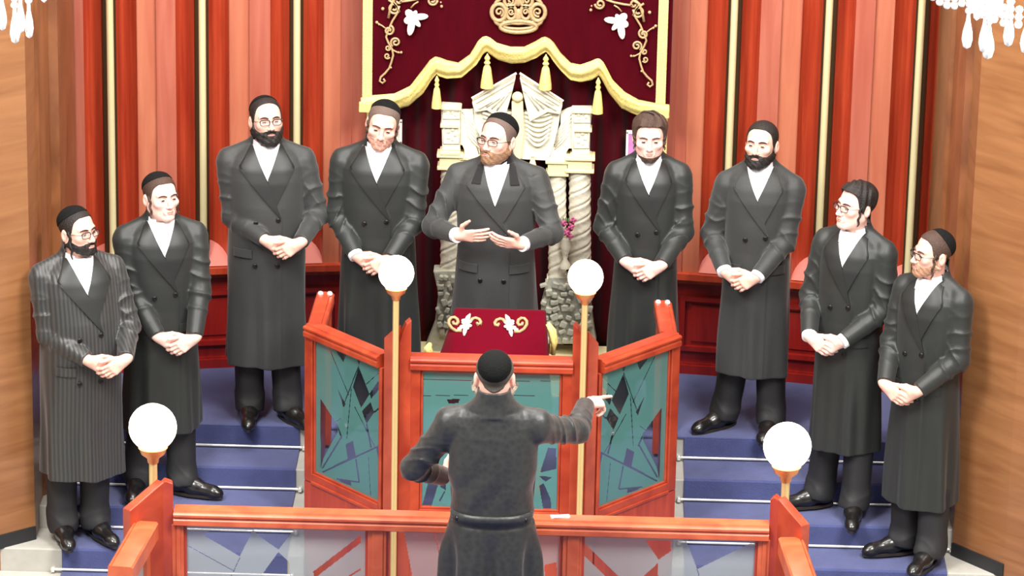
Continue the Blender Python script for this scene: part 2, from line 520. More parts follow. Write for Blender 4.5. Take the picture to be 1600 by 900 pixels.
# brass light strips hung in the flutes
names = {(-1, 2): 'outermost flute on the left, behind the two lowest men', (-1, 1): 'middle left flute beside the clean-shaven man',
         (-1, 0): 'flute just left of the curtain', (1, 0): 'flute just right of the red curtain', (1, 1): 'middle right flute beside the capless bearded man',
         (1, 2): 'outermost flute on the right'}
for sg in (-1, 1):
    for i, c in enumerate(FL):
        x, y, _ = arc(sg*c, 0.035)
        r = empty('brass_rod', (x, y, 0.62), -sg*c/RW)
        z0 = 0.03 if sg < 0 else 0.0
        # rounded dark channel
        ch = MB(); n = 10
        P = [(0.037*math.cos(PI+PI*k/n), 0.037*math.sin(PI+PI*k/n)*0.7) for k in range(n+1)]
        ch.prism([(-0.037, 0.03)]+P+[(0.037, 0.03)], 3.4, lambda u, v, w_: (u, v, z0+0.045+w_))
        ch.ball((0, 0, z0+0.045), (0.037, 0.03, 0.04), 16)
        ch.build('channel', M['bronze'], r, 50)
        MB().tube([(0, -0.03, z0+0.0), (0, -0.034, z0+0.05), (0, -0.034, 3.44)], 0.0195, 14).build('rod', M['brass'], r, 60)
        tag(r, 'Pale brass rod in the '+names[(sg, i)], 'brass rod', 'brass rods in the wall flutes')

# walnut side walls with stepped returns, on black plinths
def side_wall(name, pts, z0, zb, base):
    m = MB()
    zt = 4.2
    for i in range(len(pts)-1):
        (x0, y0), (x1, y1) = pts[i], pts[i+1]
        m.add([(x0, y0, z0), (x1, y1, z0), (x1, y1, zt), (x0, y0, zt)], [(0, 1, 2, 3)], 1 if i < len(pts)-4 else 0)
    x0, y0 = pts[0]; xe, ye = pts[-1]
    m.add([(xe, ye, z0), (xe, y0+0.3, z0), (x0, y0+0.3, z0), (xe, ye, zt), (xe, y0+0.3, zt), (x0, y0+0.3, zt)], [(0, 1, 4, 3), (1, 2, 5, 4)], 0)
    o = tag(m.build(name, [M['brown'], M['brown_dark']]), kind='structure')
    o.data.update()
    return o
LP = [(-2.325, -0.30), (-2.33, -0.92), (-2.375, -0.93), (-2.38, -1.30), (-2.395, -1.32), (-2.40, -1.60), (-2.85, -1.97), (-3.6, -2.9)]
RP = [(2.235, -0.30), (2.255, -0.80), (2.275, -0.81), (2.30, -1.20), (2.335, -1.21), (2.345, -1.49), (2.585, -1.765), (3.5, -2.7)]
side_wall('wall_left', LP, FLOOR_Z, 0, 0)
side_wall('wall_right', RP[:1]+RP[1:], FLOOR_Z, 0, 0)
def plinth(name, a, b, z0, h):
    m = MB()
    d = Vector((b[0]-a[0], b[1]-a[1], 0)).normalized()
    n = Vector((d.y, -d.x, 0))
    if n.y > 0: n = -n
    p = [Vector((a[0], a[1], 0)), Vector((b[0], b[1], 0))]
    q = [p[1]-n*0.05, p[0]-n*0.05]
    f = [p[0]+n*0.012, p[1]+n*0.012]
    poly = [(v.x, v.y) for v in (f[0], f[1], q[0], q[1])]
    m.prism(poly, h, lambda u, v, w_: (u, v, z0+w_))
    return tag(m.build(name, M['black_base'], bevel=0.003), kind='structure')
plinth('baseboard_left', (-2.40, -1.60), (-2.85, -1.97), -0.39, 0.075)
plinth('baseboard_right', (2.345, -1.49), (2.585, -1.765), -0.39, 0.075)

# hall ceiling
tag(MB().box((-9, -14, 10.2), (9, 1, 10.35)).build('ceiling', M['ceiling']), kind='structure')
tag(MB().box((-9, 0.6, FLOOR_Z), (9, 0.75, 10.2)).build('wall_rear', M['ceiling']), kind='structure')

# ------------------------------------------------------------------ curtains
ZC = lambda y, Y=-0.15: at(809, y, Y)[2]
XC = lambda x, Y=-0.15: at(x, 100, Y)[0]
CY = -0.15
def CP(cx, cy, off=0.0):                       # point of the 3.2x curtain study -> place on the outer curtain
    p = at(560+cx/3.2, cy/3.2, CY-off)
    return Vector(p)
TOP = [(20, 488), (70, 478), (180, 468), (260, 430), (330, 340), (360, 300), (385, 284), (410, 290), (440, 302), (500, 315), (560, 272), (600, 205), (620, 186), (640, 181), (660, 190), (690, 214), (760, 234), (830, 235), (890, 206), (915, 190), (935, 185), (955, 194), (975, 212), (1010, 265), (1060, 315), (1110, 325), (1165, 306), (1190, 294), (1205, 293), (1225, 312), (1270, 400), (1330, 460), (1400, 500), (1500, 520), (1555, 524)]
BOT = [(12, 540), (70, 548), (170, 550), (250, 530), (325, 465), (362, 405), (392, 368), (400, 380), (440, 393), (515, 388), (590, 325), (622, 272), (642, 256), (660, 272), (700, 298), (765, 317), (830, 313), (890, 290), (915, 272), (938, 258), (955, 275), (975, 305), (1010, 350), (1060, 400), (1110, 410), (1165, 400), (1190, 385), (1203, 375), (1218, 395), (1255, 465), (1315, 540), (1390, 575), (1500, 585), (1555, 588)]
def resample(pl, n):
    P = [Vector((x, y, 0)) for x, y in pl]
    L = [0.0]
    for i in range(1, len(P)): L.append(L[-1]+(P[i]-P[i-1]).length)
    out = []
    for k in range(n+1):
        t = L[-1]*k/n
        i = min(max(1, next((j for j in range(1, len(L)) if L[j] >= t), len(L)-1)), len(L)-1)
        f = (t-L[i-1])/max(1e-9, L[i]-L[i-1])
        out.append(tuple(P[i-1].lerp(P[i], f))[:2])
    return out
# paired samples by x so that the swag keeps its pinch points
def at_x(pl, x):
    for i in range(1, len(pl)):
        if pl[i][0] >= x:
            (x0, y0), (x1, y1) = pl[i-1], pl[i]
            return y0+(y1-y0)*(x-x0)/max(1e-9, x1-x0)
    return pl[-1][1]

pc = empty('ark_curtain', (0.015, CY, 1.55))
off = Vector((-0.015, -CY, -1.55))
def loc(p): return Vector(p)+off
n = 150
xs = [20+1535*i/n for i in range(n+1)]
g = MB()
vs = []; rows = 26
for i, x in enumerate(xs):
    pb = CP(x, (at_x(TOP, x)+at_x(BOT, x))/2)
    for j in range(rows+1):
        z = pb.z+(3.1-pb.z)*j/rows
        fold = 0.012*math.sin(pb.x*19+0.4*math.sin(z*2))*(0.4+0.6*min(1, j/6))+0.006*math.sin(pb.x*47+1)
        vs.append(loc((pb.x, CY+0.012+fold*0.7, z)))
fs = [(i*(rows+1)+j, (i+1)*(rows+1)+j, (i+1)*(rows+1)+j+1, i*(rows+1)+j+1) for i in range(n) for j in range(rows)]
g.add(vs, fs)
g.build('velvet_panel', M['velvet'], pc, 180, solid=0.012)
# gold swag valance: bulging ribbon between TOP and BOT
g = MB(); vs = []; nb = 10
for x in [12+1543*i/200 for i in range(201)]:
    t, b = at_x(TOP, x), at_x(BOT, x)
    for j in range(nb+1):
        f = j/nb
        bul = 0.03*math.sin(PI*min(1, f*1.15))+0.008+0.005*math.sin(f*14+x*0.012)+0.004*math.sin(x*0.13)*f
        vs.append(loc(CP(x, t+(b-t)*f, bul)))
fs = [(i*(nb+1)+j, i*(nb+1)+j+1, (i+1)*(nb+1)+j+1, (i+1)*(nb+1)+j) for i in range(200) for j in range(nb)]
g.add(vs, fs).build('gold_valance', M['gold'], pc, 180, solid=0.006)
# side braids
for xa, xb in ((22, 72), (1502, 1552)):
    a, b = CP(xa, 0, 0.004), CP(xb, 0, 0.004)
    m = MB()
    zb = CP(xa, 500 if xa < 100 else 530).z
    m.box(loc((a.x, CY-0.006, zb)), loc((b.x, CY+0.004, 3.1)))
    m.build('gold_braid', M['gold_band'], pc, bevel=0.002)
# corner fringes at the foot of the side braids
for xa, xb, y in ((5, 68, 500), (1500, 1552, 530)):
    a, b = CP(xa, y, 0.0), CP(xb, y+52, 0.0)
    m = MB().box(loc((min(a.x, b.x), CY-0.05, b.z)), loc((max(a.x, b.x), CY-0.02, a.z)))
    m.build('fringe_end', M['gold'], pc, bevel=0.006)
for cx, cy, ce, r in ((393, 380, 540, 24), (645, 268, 438, 30), (938, 272, 445, 30), (1200, 388, 566, 26)):
    a, b = loc(CP(cx, cy, 0.045)), loc(CP(cx, ce, 0.045))
    k = 1/3.2/288.0
    L = a.z-b.z
    R_ = r*k
    prof_ = [(0.003, 0), (0.006, -0.05*L), (R_*0.35, -0.08*L), (R_*0.5, -0.14*L), (R_*0.3, -0.2*L), (R_*0.55, -0.27*L), (R_*0.35, -0.33*L), (R_*0.6, -0.4*L), (R_*0.8, -0.6*L), (R_*1.0, -0.85*L), (R_*1.05, -L), (0.002, -L)]
    MB().lathe([(r_, z_) for r_, z_ in prof_[::-1]], a, 18).build('tassel', M['gold'], pc, 60)
# embroidery: drawn as raised cords in the study's coordinates
def cord(m, pts_, r, closed=False, off=0.012, mi=0):
    m.tube([loc(CP(x, y, off)) for x, y in pts_], r, 6, mi, closed)
def spiral(cx, cy, r0, r1, a0, turns, n=22):
    return [(cx+(r0+(r1-r0)*i/n)*math.cos(a0+turns*2*PI*i/n), cy+(r0+(r1-r0)*i/n)*math.sin(a0+turns*2*PI*i/n)) for i in range(n+1)]
def petal(m, cx, cy, ang, L, W, off=0.014, mi=0):
    c = loc(CP(cx+math.cos(ang)*L/2, cy+math.sin(ang)*L/2, off))
    k = 1/3.2/288.0
    pr = MB().ball((0, 0, 0), (L/2*k, 0.006, W/2*k), 12)
    Rm = Matrix.Rotation(ang, 4, 'Y')
    m.add([c+(Rm @ Vector(v)) for v in pr.v], pr.f, mi)
k32 = 1/3.2/288.0
m = MB()                                        # crown
el = lambda cx, cy, rx, ry, n=28, a0=0, a1=2*PI: [(cx+rx*math.cos(a0+(a1-a0)*i/n), cy+ry*math.sin(a0+(a1-a0)*i/n)) for i in range(n+1)]
cord(m, el(800, 133, 90, 28)[:-1], 11.25*k32, True)
cord(m, el(800, 130, 74, 14)[:-1], 7.5*k32, True)
for s in (-1, 1):
    cord(m, el(800+s*98, 62, 36, 42)[:-1], 11*k32, True)
    cord(m, spiral(800+s*96, 60, 24, 5, 1.2, s*1.3), 6*k32)
    cord(m, [(800+s*86, 132), (800+s*112, 112), (800+s*120, 92)], 10*k32)
    cord(m, el(800+s*36, 62, 24, 34)[:-1], 9*k32, True)
    cord(m, spiral(800+s*36, 60, 15, 4, 0.4, -s*1.2), 5*k32)
    cord(m, el(800+s*40, 4, 30, 30)[:-1], 9*k32, True)
    cord(m, spiral(800+s*40, 4, 19, 4, 2.4, s*1.2), 6*k32)
    cord(m, [(800+s*128, 40), (800+s*108, 8), (800+s*84, -10), (800+s*70, -30)], 9*k32)
    cord(m, [(800+s*64, 104), (800+s*66, 70), (800+s*62, 30)], 6*k32)
petal(m, 800, 108, -PI/2, 66, 36)
petal(m, 800, 34, -PI/2, 60, 28)
cord(m, [(706, 102), (745, 114), (800, 118), (855, 114), (894, 102)], 9*k32)
m.build('embroidered_crown', M['thread'], pc, 180)
for s, ox, oy in ((1, 0, 0), (-1, 1578, 18)):      # corner scrollwork, mirrored
    f = lambda x, y: ((x if s > 0 else ox-x), y+oy)
    m = MB()
    def C_(pts_, r): cord(m, [f(*p) for p in pts_], r*k32)
    C_([(205, 30), (192, 70), (170, 105), (150, 150), (138, 185), (150, 215), (168, 245), (174, 275), (165, 310), (155, 340), (135, 365), (112, 385), (106, 405), (120, 416), (134, 404), (124, 394)], 5.5)
    C_(spiral(152, 152, 26, 6, -1.2, 1.3), 6)
    C_(spiral(186, 212, 26, 5, 2.2, 1.5), 5.5)
    C_(spiral(148, 240, 14, 4, 0, 1.2), 4.5)
    C_(spiral(144, 280, 15, 4, 0.5, 1.2), 4.5)
    C_([(172, 250), (195, 262), (212, 264)], 4)
    C_([(146, 150), (120, 130), (96, 116)], 4)
    C_([(150, 90), (160, 40), (175, 0), (210, -20)], 7)
    C_([(205, 60), (185, 20), (150, 0)], 6)
    C_(spiral(178, 40, 30, 8, 0.6, 1.3), 6)
    C_(spiral(200, 5, 26, 6, 2.0, 1.2), 6)
    C_([(205, 10), (250, 4), (300, -6), (340, -20)], 6)
    C_(spiral(370, 2, 26, 6, 0, 1.4), 6)
    C_([(262, 40), (280, 20), (300, 8)], 4)
    for x, y, r in ((92, 112, 8), (104, 122, 6), (214, 262, 7), (200, 262, 6), (162, 338, 6), (416, 32, 8), (412, 12, 5), (122, 44, 9)):
        q = f(x, y); m.ball(loc(CP(q[0], q[1], 0.014)), r*k32, 8)
    m.build('embroidered_scroll', M['thread'], pc, 180)
    m = MB()
    for ang, L, W in ((-0.1, 78, 34), (1.75, 95, 36), (2.6, 50, 40), (-2.3, 50, 40), (0.9, 60, 26), (-1.1, 40, 24)):
        q = f(272, 88); petal(m, q[0], q[1], ang if s > 0 else PI-ang, L, W)
    m.build('embroidered_flower', M['thread_white'], pc, 180)
tag(pc, 'Burgundy velvet curtain with gold swag valance, tassels and embroidered crown', 'curtain')

# inner curtain hanging in the recess below and behind the swag
ic = empty('inner_curtain', (0.015, 0.02, 0.0))
g = MB(); vs = []
xa, xb = -0.80, 0.83
nx, nz = 190, 14
for j in range(nz+1):
    z = 0.17+2.0*j/nz
    for i in range(nx+1):
        x = xa+(xb-xa)*i/nx
        vs.append((x-0.015, 0.03*math.sin(x*30+0.6*math.sin(z*1.3))+0.012*math.sin(x*71+z), z))
g.add(vs, [(j*(nx+1)+i, j*(nx+1)+i+1, (j+1)*(nx+1)+i+1, (j+1)*(nx+1)+i) for j in range(nz) for i in range(nx)])
g.build('velvet_panel', M['velvet_in'], ic, 180, solid=0.008)
for x in (-0.785, 0.795):
    m = MB().box((x-0.02, -0.052, 0.17), (x+0.022, -0.042, 1.75))
    m.build('gold_braid', M['gold_band'], ic, bevel=0.002)
tag(ic, 'Plain dark burgundy curtain hanging in folds behind the cream columns', 'curtain')
# low gilt platform the ark front stands on
pb_ = MB().box((-0.62, -0.36, 0.0), (0.62, -0.02, 0.155)).box((-0.64, -0.38, 0.155), (0.64, -0.02, 0.185))
tag(pb_.build('ark_platform', M['ark_gold'], bevel=0.006), 'Low pale gold platform under the cream columned ark front', 'platform')

# ------------------------------------------------------------------ columned ark front (relief)
AY = -0.075
ar = empty('ark_facade', (0.015, AY, 0.185))
aoff = Vector((-0.015, -AY, -0.185))
def AP(cx, cy, off=0.0):                       # 5x study, origin (640,100)
    return Vector(at(640+cx/5, 100+cy/5, AY-off))+aoff
def AB(cx, cy, off=0.0):                       # full picture pixels
    return Vector(at(cx, cy, AY-off))+aoff
KA = 1/290.0
def slab(name, poly, d0, d1, mat, f=AP, bev=0.006):
    m = MB()
    P0 = [f(x, y, 0) for x, y in poly]
    m.prism([(p.x, p.z) for p in P0], d1-d0, lambda u, v, w_: (u, -d0-(d1-d0)+w_, v))
    return m.build(name, mat, ar, bevel=bev)
# twisted columns
def column(px, y_top, y_bot, rpx, inner):
    a, b = AB(px, y_top, 0), AB(px, y_bot, 0)
    r = rpx*KA
    H_ = a.z-b.z
    m = MB(); vs = []; N = 150; n = 44
    for i in range(N+1):
        f = i/N
        for k in range(n):
            t = 2*PI*k/n
            ph_ = ((t/PI-f*H_*12.0) % 1.0)-0.5
            rr = r*(0.94+0.06*(1-f)-0.13*math.exp(-(ph_/0.10)**2)+0.05*math.cos(ph_*2*PI))
            vs.append((b.x+(a.x-b.x)*f+rr*math.cos(t), -0.045+rr*math.sin(t)*0.8, b.z+H_*f))
    m.add(vs, [(i*n+k, i*n+(k+1) % n, (i+1)*n+(k+1) % n, (i+1)*n+k) for i in range(N) for k in range(n)])
    c = m.build('column', M['ark'], ar, 180)
    cp = MB()
    for dz, rw, h in ((0.0, 1.25, 0.02), (0.02, 1.05, 0.05), (0.07, 1.3, 0.018)):
        cp.box((a.x-r*rw, -0.045-r*rw*0.8, a.z+dz), (a.x+r*rw, -0.045+r*rw*0.8, a.z+dz+h))
    cp.build('capital', M['ark_gold'], c, bevel=0.004)
    bs = MB()
    for dz, rw, h in ((-0.05, 1.3, 0.03), (-0.02, 1.15, 0.03)):
        bs.box((b.x-r*rw, -0.045-r*rw*0.8, b.z+dz), (b.x+r*rw, -0.045+r*rw*0.8, b.z+dz+h))
    bs.build('column_base', M['ark'], c, bevel=0.004)
column(704, 258, 425, 16, False); column(906, 262, 428, 18, False)
column(735, 262, 428, 14, True); column(871, 268, 430, 14.5, True)
# stepped stone pedestals spreading towards the floor
PED = [slab('pedestal', [(678, 414), (722, 414), (726, 470), (730, 540), (664, 540), (680, 500), (686, 450)], -0.01, 0.10, M['ark_stone'], AB),
       slab('pedestal', [(858, 424), (926, 424), (924, 470), (928, 505), (932, 528), (842, 528), (846, 470)], -0.01, 0.10, M['ark_stone'], AB)]
for (x0, y0, wd), ped in zip(((684, 420, 11), (846, 430, 13)), PED):
    m = MB()
    for r in range(8):
        for c in range(6 if x0 > 800 else 4):
            p, q = AB(x0+c*wd+(r % 2)*4+1, y0+r*12+1, 0), AB(x0+c*wd+(r % 2)*4+wd-1, y0+r*12+11, 0)
            jx, jz, jr = rng.uniform(-0.012, 0.012), rng.uniform(-0.01, 0.01), rng.uniform(-0.5, 0.5)
            cm = Vector(((p.x+q.x)/2+jx, 0, (p.z+q.z)/2+jz)); hw, hh = (q.x-p.x)/2*rng.uniform(0.6, 1.15), (p.z-q.z)/2*rng.uniform(0.6, 1.1)
            m.box((-hw, -0.118-rng.uniform(0, 0.012), -hh), (hw, -0.095, hh), mat=Matrix.Translation(cm) @ Matrix.Rotation(jr, 4, 'Y'))
    m.build('stone_blocks', M['ark_stone'], ped, bevel=0.006)
# entablature blocks over the columns
for poly in ([(250, 295), (405, 305), (400, 350), (398, 640), (260, 640)], [(1265, 325), (1430, 325), (1412, 470), (1408, 675), (1270, 675)]):
    o = slab('entablature', poly, -0.01, 0.085, M['ark'])
for x0, x1, y0, y1, d in ((245, 385, 430, 462, .1), (240, 400, 640, 672, .105), (250, 410, 300, 325, .1), (1285, 1425, 468, 495, .1), (1255, 1420, 672, 698, .105), (1270, 1432, 328, 350, .1),
                          (425, 545, 722, 750, .08), (1080, 1230, 745, 772, .08)):
    p, q = AP(x0, y0), AP(x1, y1)
    m = MB().box((p.x, -d, q.z), (q.x, 0.0, p.z))
    m.build('cornice', M['ark_gold'], ar, bevel=0.004)
# inner arches joining the columns
slab('arch', [(400, 350), (470, 350), (500, 345), (520, 600), (550, 720), (430, 722), (430, 650), (415, 610), (398, 610)], -0.005, 0.06, M['ark'])
slab('arch', [(1180, 370), (1225, 345), (1270, 330), (1272, 640), (1245, 635), (1225, 670), (1230, 745), (1085, 750), (1120, 640), (1180, 560)], -0.005, 0.06, M['ark'])
# broken pediment: two raking wings
slab('pediment_wing', [(832, 75), (490, 265), (512, 345), (610, 330), (740, 420), (800, 205)], 0.0, 0.085, M['ark'])
slab('pediment_wing', [(862, 75), (1197, 288), (1178, 362), (1080, 345), (940, 420), (890, 205)], 0.0, 0.085, M['ark'])
for pts_ in ([(835, 72), (486, 268)], [(812, 130), (520, 300)], [(800, 205), (540, 345)], [(860, 72), (1200, 290)], [(880, 135), (1170, 320)], [(890, 205), (1150, 360)]):
    m = MB().tube([AP(x, y, 0.09) for x, y in pts_], 7/5*KA*1.4, 8)
    m.build('pediment_moulding', M['ark'], ar, 60)
# carved relief on the blocks, arches and wings
for blocks in (((262, 390, 365, 425), (268, 385, 480, 620)), ((1285, 1410, 365, 455), (1285, 1400, 510, 655))):
    for x0, x1, y0, y1 in blocks:
        m = MB()
        q = [AP(x0, y0, 0.088), AP(x1, y0, 0.088), AP(x1, y1, 0.088), AP(x0, y1, 0.088)]
        m.tube(q, 0.0055, 6, 0, True)
        cx_, cy_ = (x0+x1)/2, (y0+y1)/2
        for i in range(5):
            a = 2*PI*i/5
            m.ball(AP(cx_+0.26*(x1-x0)*math.cos(a), cy_+0.28*(y1-y0)*math.sin(a), 0.085), (0.012, 0.006, 0.014), 8)
        m.build('carved_panel', M['ark'], ar, 180)
for s_ in (0, 1):
    X_ = (lambda x: x) if s_ == 0 else (lambda x: 1690-x)
    m = MB()
    for i in range(6):
        m.tube([AP(X_(415+i*8), 370+i*36, 0.062), AP(X_(500), 470+i*28, 0.066), AP(X_(540+i*4), 560+i*22, 0.056)], 0.006, 6)
    m.build('arch_relief', M['ark'], ar, 180)
    m = MB()
    for i in range(4):
        m.tube([AP(X_(560+i*40), 322+i*14, 0.088), AP(X_(690+i*22), 262-i*4, 0.092), AP(X_(780), 180+i*14, 0.088)], 0.005, 6)
    m.build('wing_relief', M['ark'], ar, 180)
# central panel, finial, drapery swags
slab('central_panel', [(500, 350), (1180, 365), (1150, 560), (1085, 735), (860, 722), (850, 745), (560, 720), (520, 600)], -0.01, 0.05, M['ark'])
m = MB().ball(AP(843, 258, 0.07), (44/5*KA, 0.03, 42/5*KA), 18)
m.build('finial', M['ark_gold'], ar, 180)
slab('central_drop', [(800, 262), (888, 262), (895, 520), (875, 700), (850, 745), (825, 700), (800, 520)], 0.0, 0.075, M['ark_gold'])
for sgn in (1, -1):
    m = MB()
    for i in range(7):
        y0 = 380+i*32; xl, xr = 900+i*3, 1120-i*6
        pts_ = []
        for t in range(13):
            f = t/12
            x = xl+(xr-xl)*f; y = y0+(26+i*7)*math.sin(PI*f)
            pts_.append(AP(x if sgn > 0 else 1690-x, y, 0.062))
        m.tube(pts_, 11/5*KA, 8)
    m.build('drapery_swag', M['ark'], ar, 180)
m = MB()
p = AP(962, 720, 0.07)
m.lathe([(0.002, -0.055), (0.022, -0.055), (0.012, -0.02), (0.006, -0.008), (0.012, 0.0), (0.002, 0.01)], p, 14)
m.build('tassel', M['ark_gold'], ar, 60)
# vase of pink flowers between the right-hand columns
vz = AB(884, 372, 0.12)
vs_ = MB().lathe([(0.002, -0.17), (0.03, -0.17), (0.028, -0.15), (0.012, -0.12), (0.018, -0.09), (0.03, -0.04), (0.026, -0.01), (0.032, 0.005), (0.03, 0.008), (0.002, 0.0)], vz, 18)
vo = vs_.build('vase', M['ark'], ar, 60)
fl = MB()
for i in range(9):
    a = 2.4*i
    c = vz+Vector((0.022*math.cos(a)*(1+0.1*i), -0.02+0.012*math.sin(a), 0.02+0.011*i))
    fl.ball(c, 0.013, 8)
    for q in range(4): fl.ball(c+Vector((0.012*math.cos(q*1.6+i), -0.004, 0.012*math.sin(q*1.6+i))), 0.0085, 6)
fl.build('flower_bunch', M['pink'], ar, 180)
lf = MB()
for i in range(7):
    a = -0.9+0.3*i
    c = vz+Vector((0.04*math.sin(a*1.3), -0.012, 0.05+0.055*math.cos(a)))
    lf.ball(c, (0.007, 0.004, 0.018), 8)
lf.build('leaf', M['leaf'], ar, 180)
tag(ar, 'Cream sculpted ark front with twisted columns, broken pediment and draped swags', 'ark front')

# small plaques half hidden at the curtain's sides
for px, py, pw, ph, lab, mt in ((989, 228, 22, 44, 'White framed plaque with violet panel at the right curtain edge', 'violet'), (622, 206, 12, 34, 'Small silver grey plaque at the left curtain edge behind a man', 'ark_stone')):
    p = Vector(at(px, py, -0.10))
    e = empty('plaque', p)
    a, b = pw/2/290, ph/2/275
    MB().box((-a, 0.0, -b), (a, 0.03, b)).box((-a, -0.008, -b), (-a+0.012, 0, b)).box((a-0.012, -0.008, -b), (a, 0, b)).box((-a, -0.008, b-0.012), (a, 0, b)).box((-a, -0.008, -b), (a, 0, -b+0.012)).build('frame', M['thread_white'], e, bevel=0.002)
    MB().box((-a+0.012, -0.004, -b+0.012), (a-0.012, 0.001, b-0.012)).build('panel', M[mt], e)
    tag(e, lab, 'plaque')

# ================================================================== BALUSTRADES
def on_plane(px, py, a, b):
    """pixel -> (distance along a->b, height) on the upright plane through a and b"""
    d = FWD + RGT*(px-800)/CAM_F - UPV*(py-450)/CAM_F
    t = np.array([b[0]-a[0], b[1]-a[1]]); L = np.linalg.norm(t); t = t/L
    n = np.array([-t[1], t[0]])
    k = ((a[0]-CAM[0])*n[0]+(a[1]-CAM[1])*n[1])/(d[0]*n[0]+d[1]*n[1])
    p = CAM+d*k
    return (p[0]-a[0])*t[0]+(p[1]-a[1])*t[1], p[2]

def inside(poly, x, y):
    r = np.zeros(x.shape, bool)
    n = len(poly)
    for i in range(n):
        x0, y0 = poly[i]; x1, y1 = poly[(i+1) % n]
        if y0 == y1: continue
        c = ((y0 > y) != (y1 > y)) & (x < (x1-x0)*(y-y0)/(y1-y0)+x0)
        r ^= c
    return r

def thin(p, q, w):
    d = Vector((q[0]-p[0], q[1]-p[1])); n = Vector((-d.y, d.x)).normalized()*w/2
    return [(p[0]+n.x, p[1]+n.y), (q[0]+n.x, q[1]+n.y), (q[0]-n.x, q[1]-n.y), (p[0]-n.x, p[1]-n.y)]

RAIL = [(-0.045, -0.034), (0.040, -0.034), (0.046, -0.028), (0.046, -0.007), (0.039, 0.0), (0.039, 0.005), (0.047, 0.010), (0.047, 0.019), (0.040, 0.026), (0.028, 0.026), (0.024, 0.034), (-0.038, 0.034), (-0.045, 0.027)]
SIDE_RAIL = [(-0.058, -0.045), (0.058, -0.045), (0.060, -0.02), (0.054, -0.014), (0.054, 0.03), (0.046, 0.036), (0.042, 0.036), (0.040, 0.030), (0.036, 0.036), (-0.050, 0.036), (-0.058, 0.028)]
def frame_fn(a, b):
    A = Vector((a[0], a[1], 0)); t = Vector((b[0]-a[0], b[1]-a[1], 0)); L = t.length; t.normalize()
    n = Vector((t.y, -t.x, 0))
    if n.y > 0: n = -n                      # towards the hall
    return A, t, n, L

def glazed(parent, a, b, s0, s1, z0, z1, holes, frost, cell=0.0036, org=Vector((0, 0, 0)), fine_from=-1.0):
    """pane of clear glass with a frosted pattern on it; holes are (s,z) polygons left clear"""
    A, t, n, L = frame_fn(a, b)
    P = lambda s, w, z: A+t*s+n*w+Vector((0, 0, z))-org
    m = MB()
    m.prism([(s0, z0), (s1, z0), (s1, z1), (s0, z1)], 0.006, lambda u, v, w: P(u, w-0.003, v))
    pane = m.build('glass_pane', M['clear'], parent)
    m = MB()
    nx = max(2, int((s1-s0)/cell))
    zs_ = [z0]                                  # rows: fine where the pattern shows, coarse low down
    while zs_[-1] < z1-1e-6: zs_.append(min(z1, zs_[-1]+(cell if zs_[-1] >= fine_from else cell*8)))
    zs_ = np.array(zs_); nz = len(zs_)-1
    S = s0+(s1-s0)*(np.arange(nx)+0.5)/nx; Z = (zs_[1:]+zs_[:-1])/2
    GS, GZ = np.meshgrid(S, Z, indexing='ij')
    clear = np.zeros(GS.shape, bool)
    for h in holes: clear |= inside(h, GS, GZ)
    vid = {}
    def V(i, j):
        if (i, j) not in vid:
            vid[(i, j)] = len(m.v)
            m.v.append(tuple(P(s0+(s1-s0)*i/nx, 0.0045, zs_[j])))
        return vid[(i, j)]
    for i in range(nx):
        j = 0
        for j in range(nz):
            if not clear[i, j]:
                m.f.append((V(i, j), V(i+1, j), V(i+1, j+1), V(i, j+1))); m.m.append(0)
    m.build('frosted_pattern', frost, pane)
    return pane

def panel(name, a, b, H, zb, st, holes, frost, label, base=True, ext=(0.0, 0.0), group=None):
    stile = st[0]
    A, t, n, L = frame_fn(a, b)
    org = Vector(((a[0]+b[0])/2, (a[1]+b[1])/2, zb))
    e = empty(name, org)
    P = lambda s, w, z: A+t*s+n*w+Vector((0, 0, z))-org
    def blk(m, s0, s1, w0, w1, z0, z1):
        vs = [P(s, w, z) for z in (z0, z1) for s, w in ((s0, w0), (s1, w0), (s1, w1), (s0, w1))]
        m.add(vs, [(0, 1, 2, 3), (7, 6, 5, 4), (4, 5, 1, 0), (5, 6, 2, 1), (6, 7, 3, 2), (7, 4, 0, 3)])
    m = MB(); m.sweep(RAIL, P(-ext[0], 0, H-0.034), P(L+ext[1], 0, H-0.034)); m.build('top_rail', M['cherry_rail'], e, 35)
    top = H-0.07
    for s, sw in ((0.0, st[0]), (L-st[1], st[1])):
        m = MB(); blk(m, s, s+sw, -0.022, 0.022, zb, top)
        q = s+sw if s == 0.0 else s-0.014
        blk(m, q, q+0.014, -0.012, 0.012, zb+0.06, top)
        m.build('stile', M['cherry_rail'], e, bevel=0.004)
    m = MB(); blk(m, st[0], L-st[1], -0.022, 0.022, zb, zb+0.05); blk(m, st[0], L-st[1], -0.03, 0.03, zb-0.004, zb+0.012); blk(m, st[0], L-st[1], -0.012, 0.012, zb+0.05, zb+0.062)
    m.build('bottom_rail', M['cherry_rail'], e, bevel=0.003)
    m = MB(); blk(m, st[0], L-st[1], -0.012, 0.012, top-0.014, top); m.build('glazing_bead', M['cherry_rail'], e)
    glazed(e, a, b, st[0]+0.006, L-st[1]-0.006, zb+0.056, top-0.006, holes, frost, org=org)
    if base:
        m = MB(); blk(m, 0.0, L, -0.02, 0.02, FLOOR_Z, zb-0.004); m.build('base_board', M['cherry'], e)
    tag(e, label, 'balustrade', group)
    return e

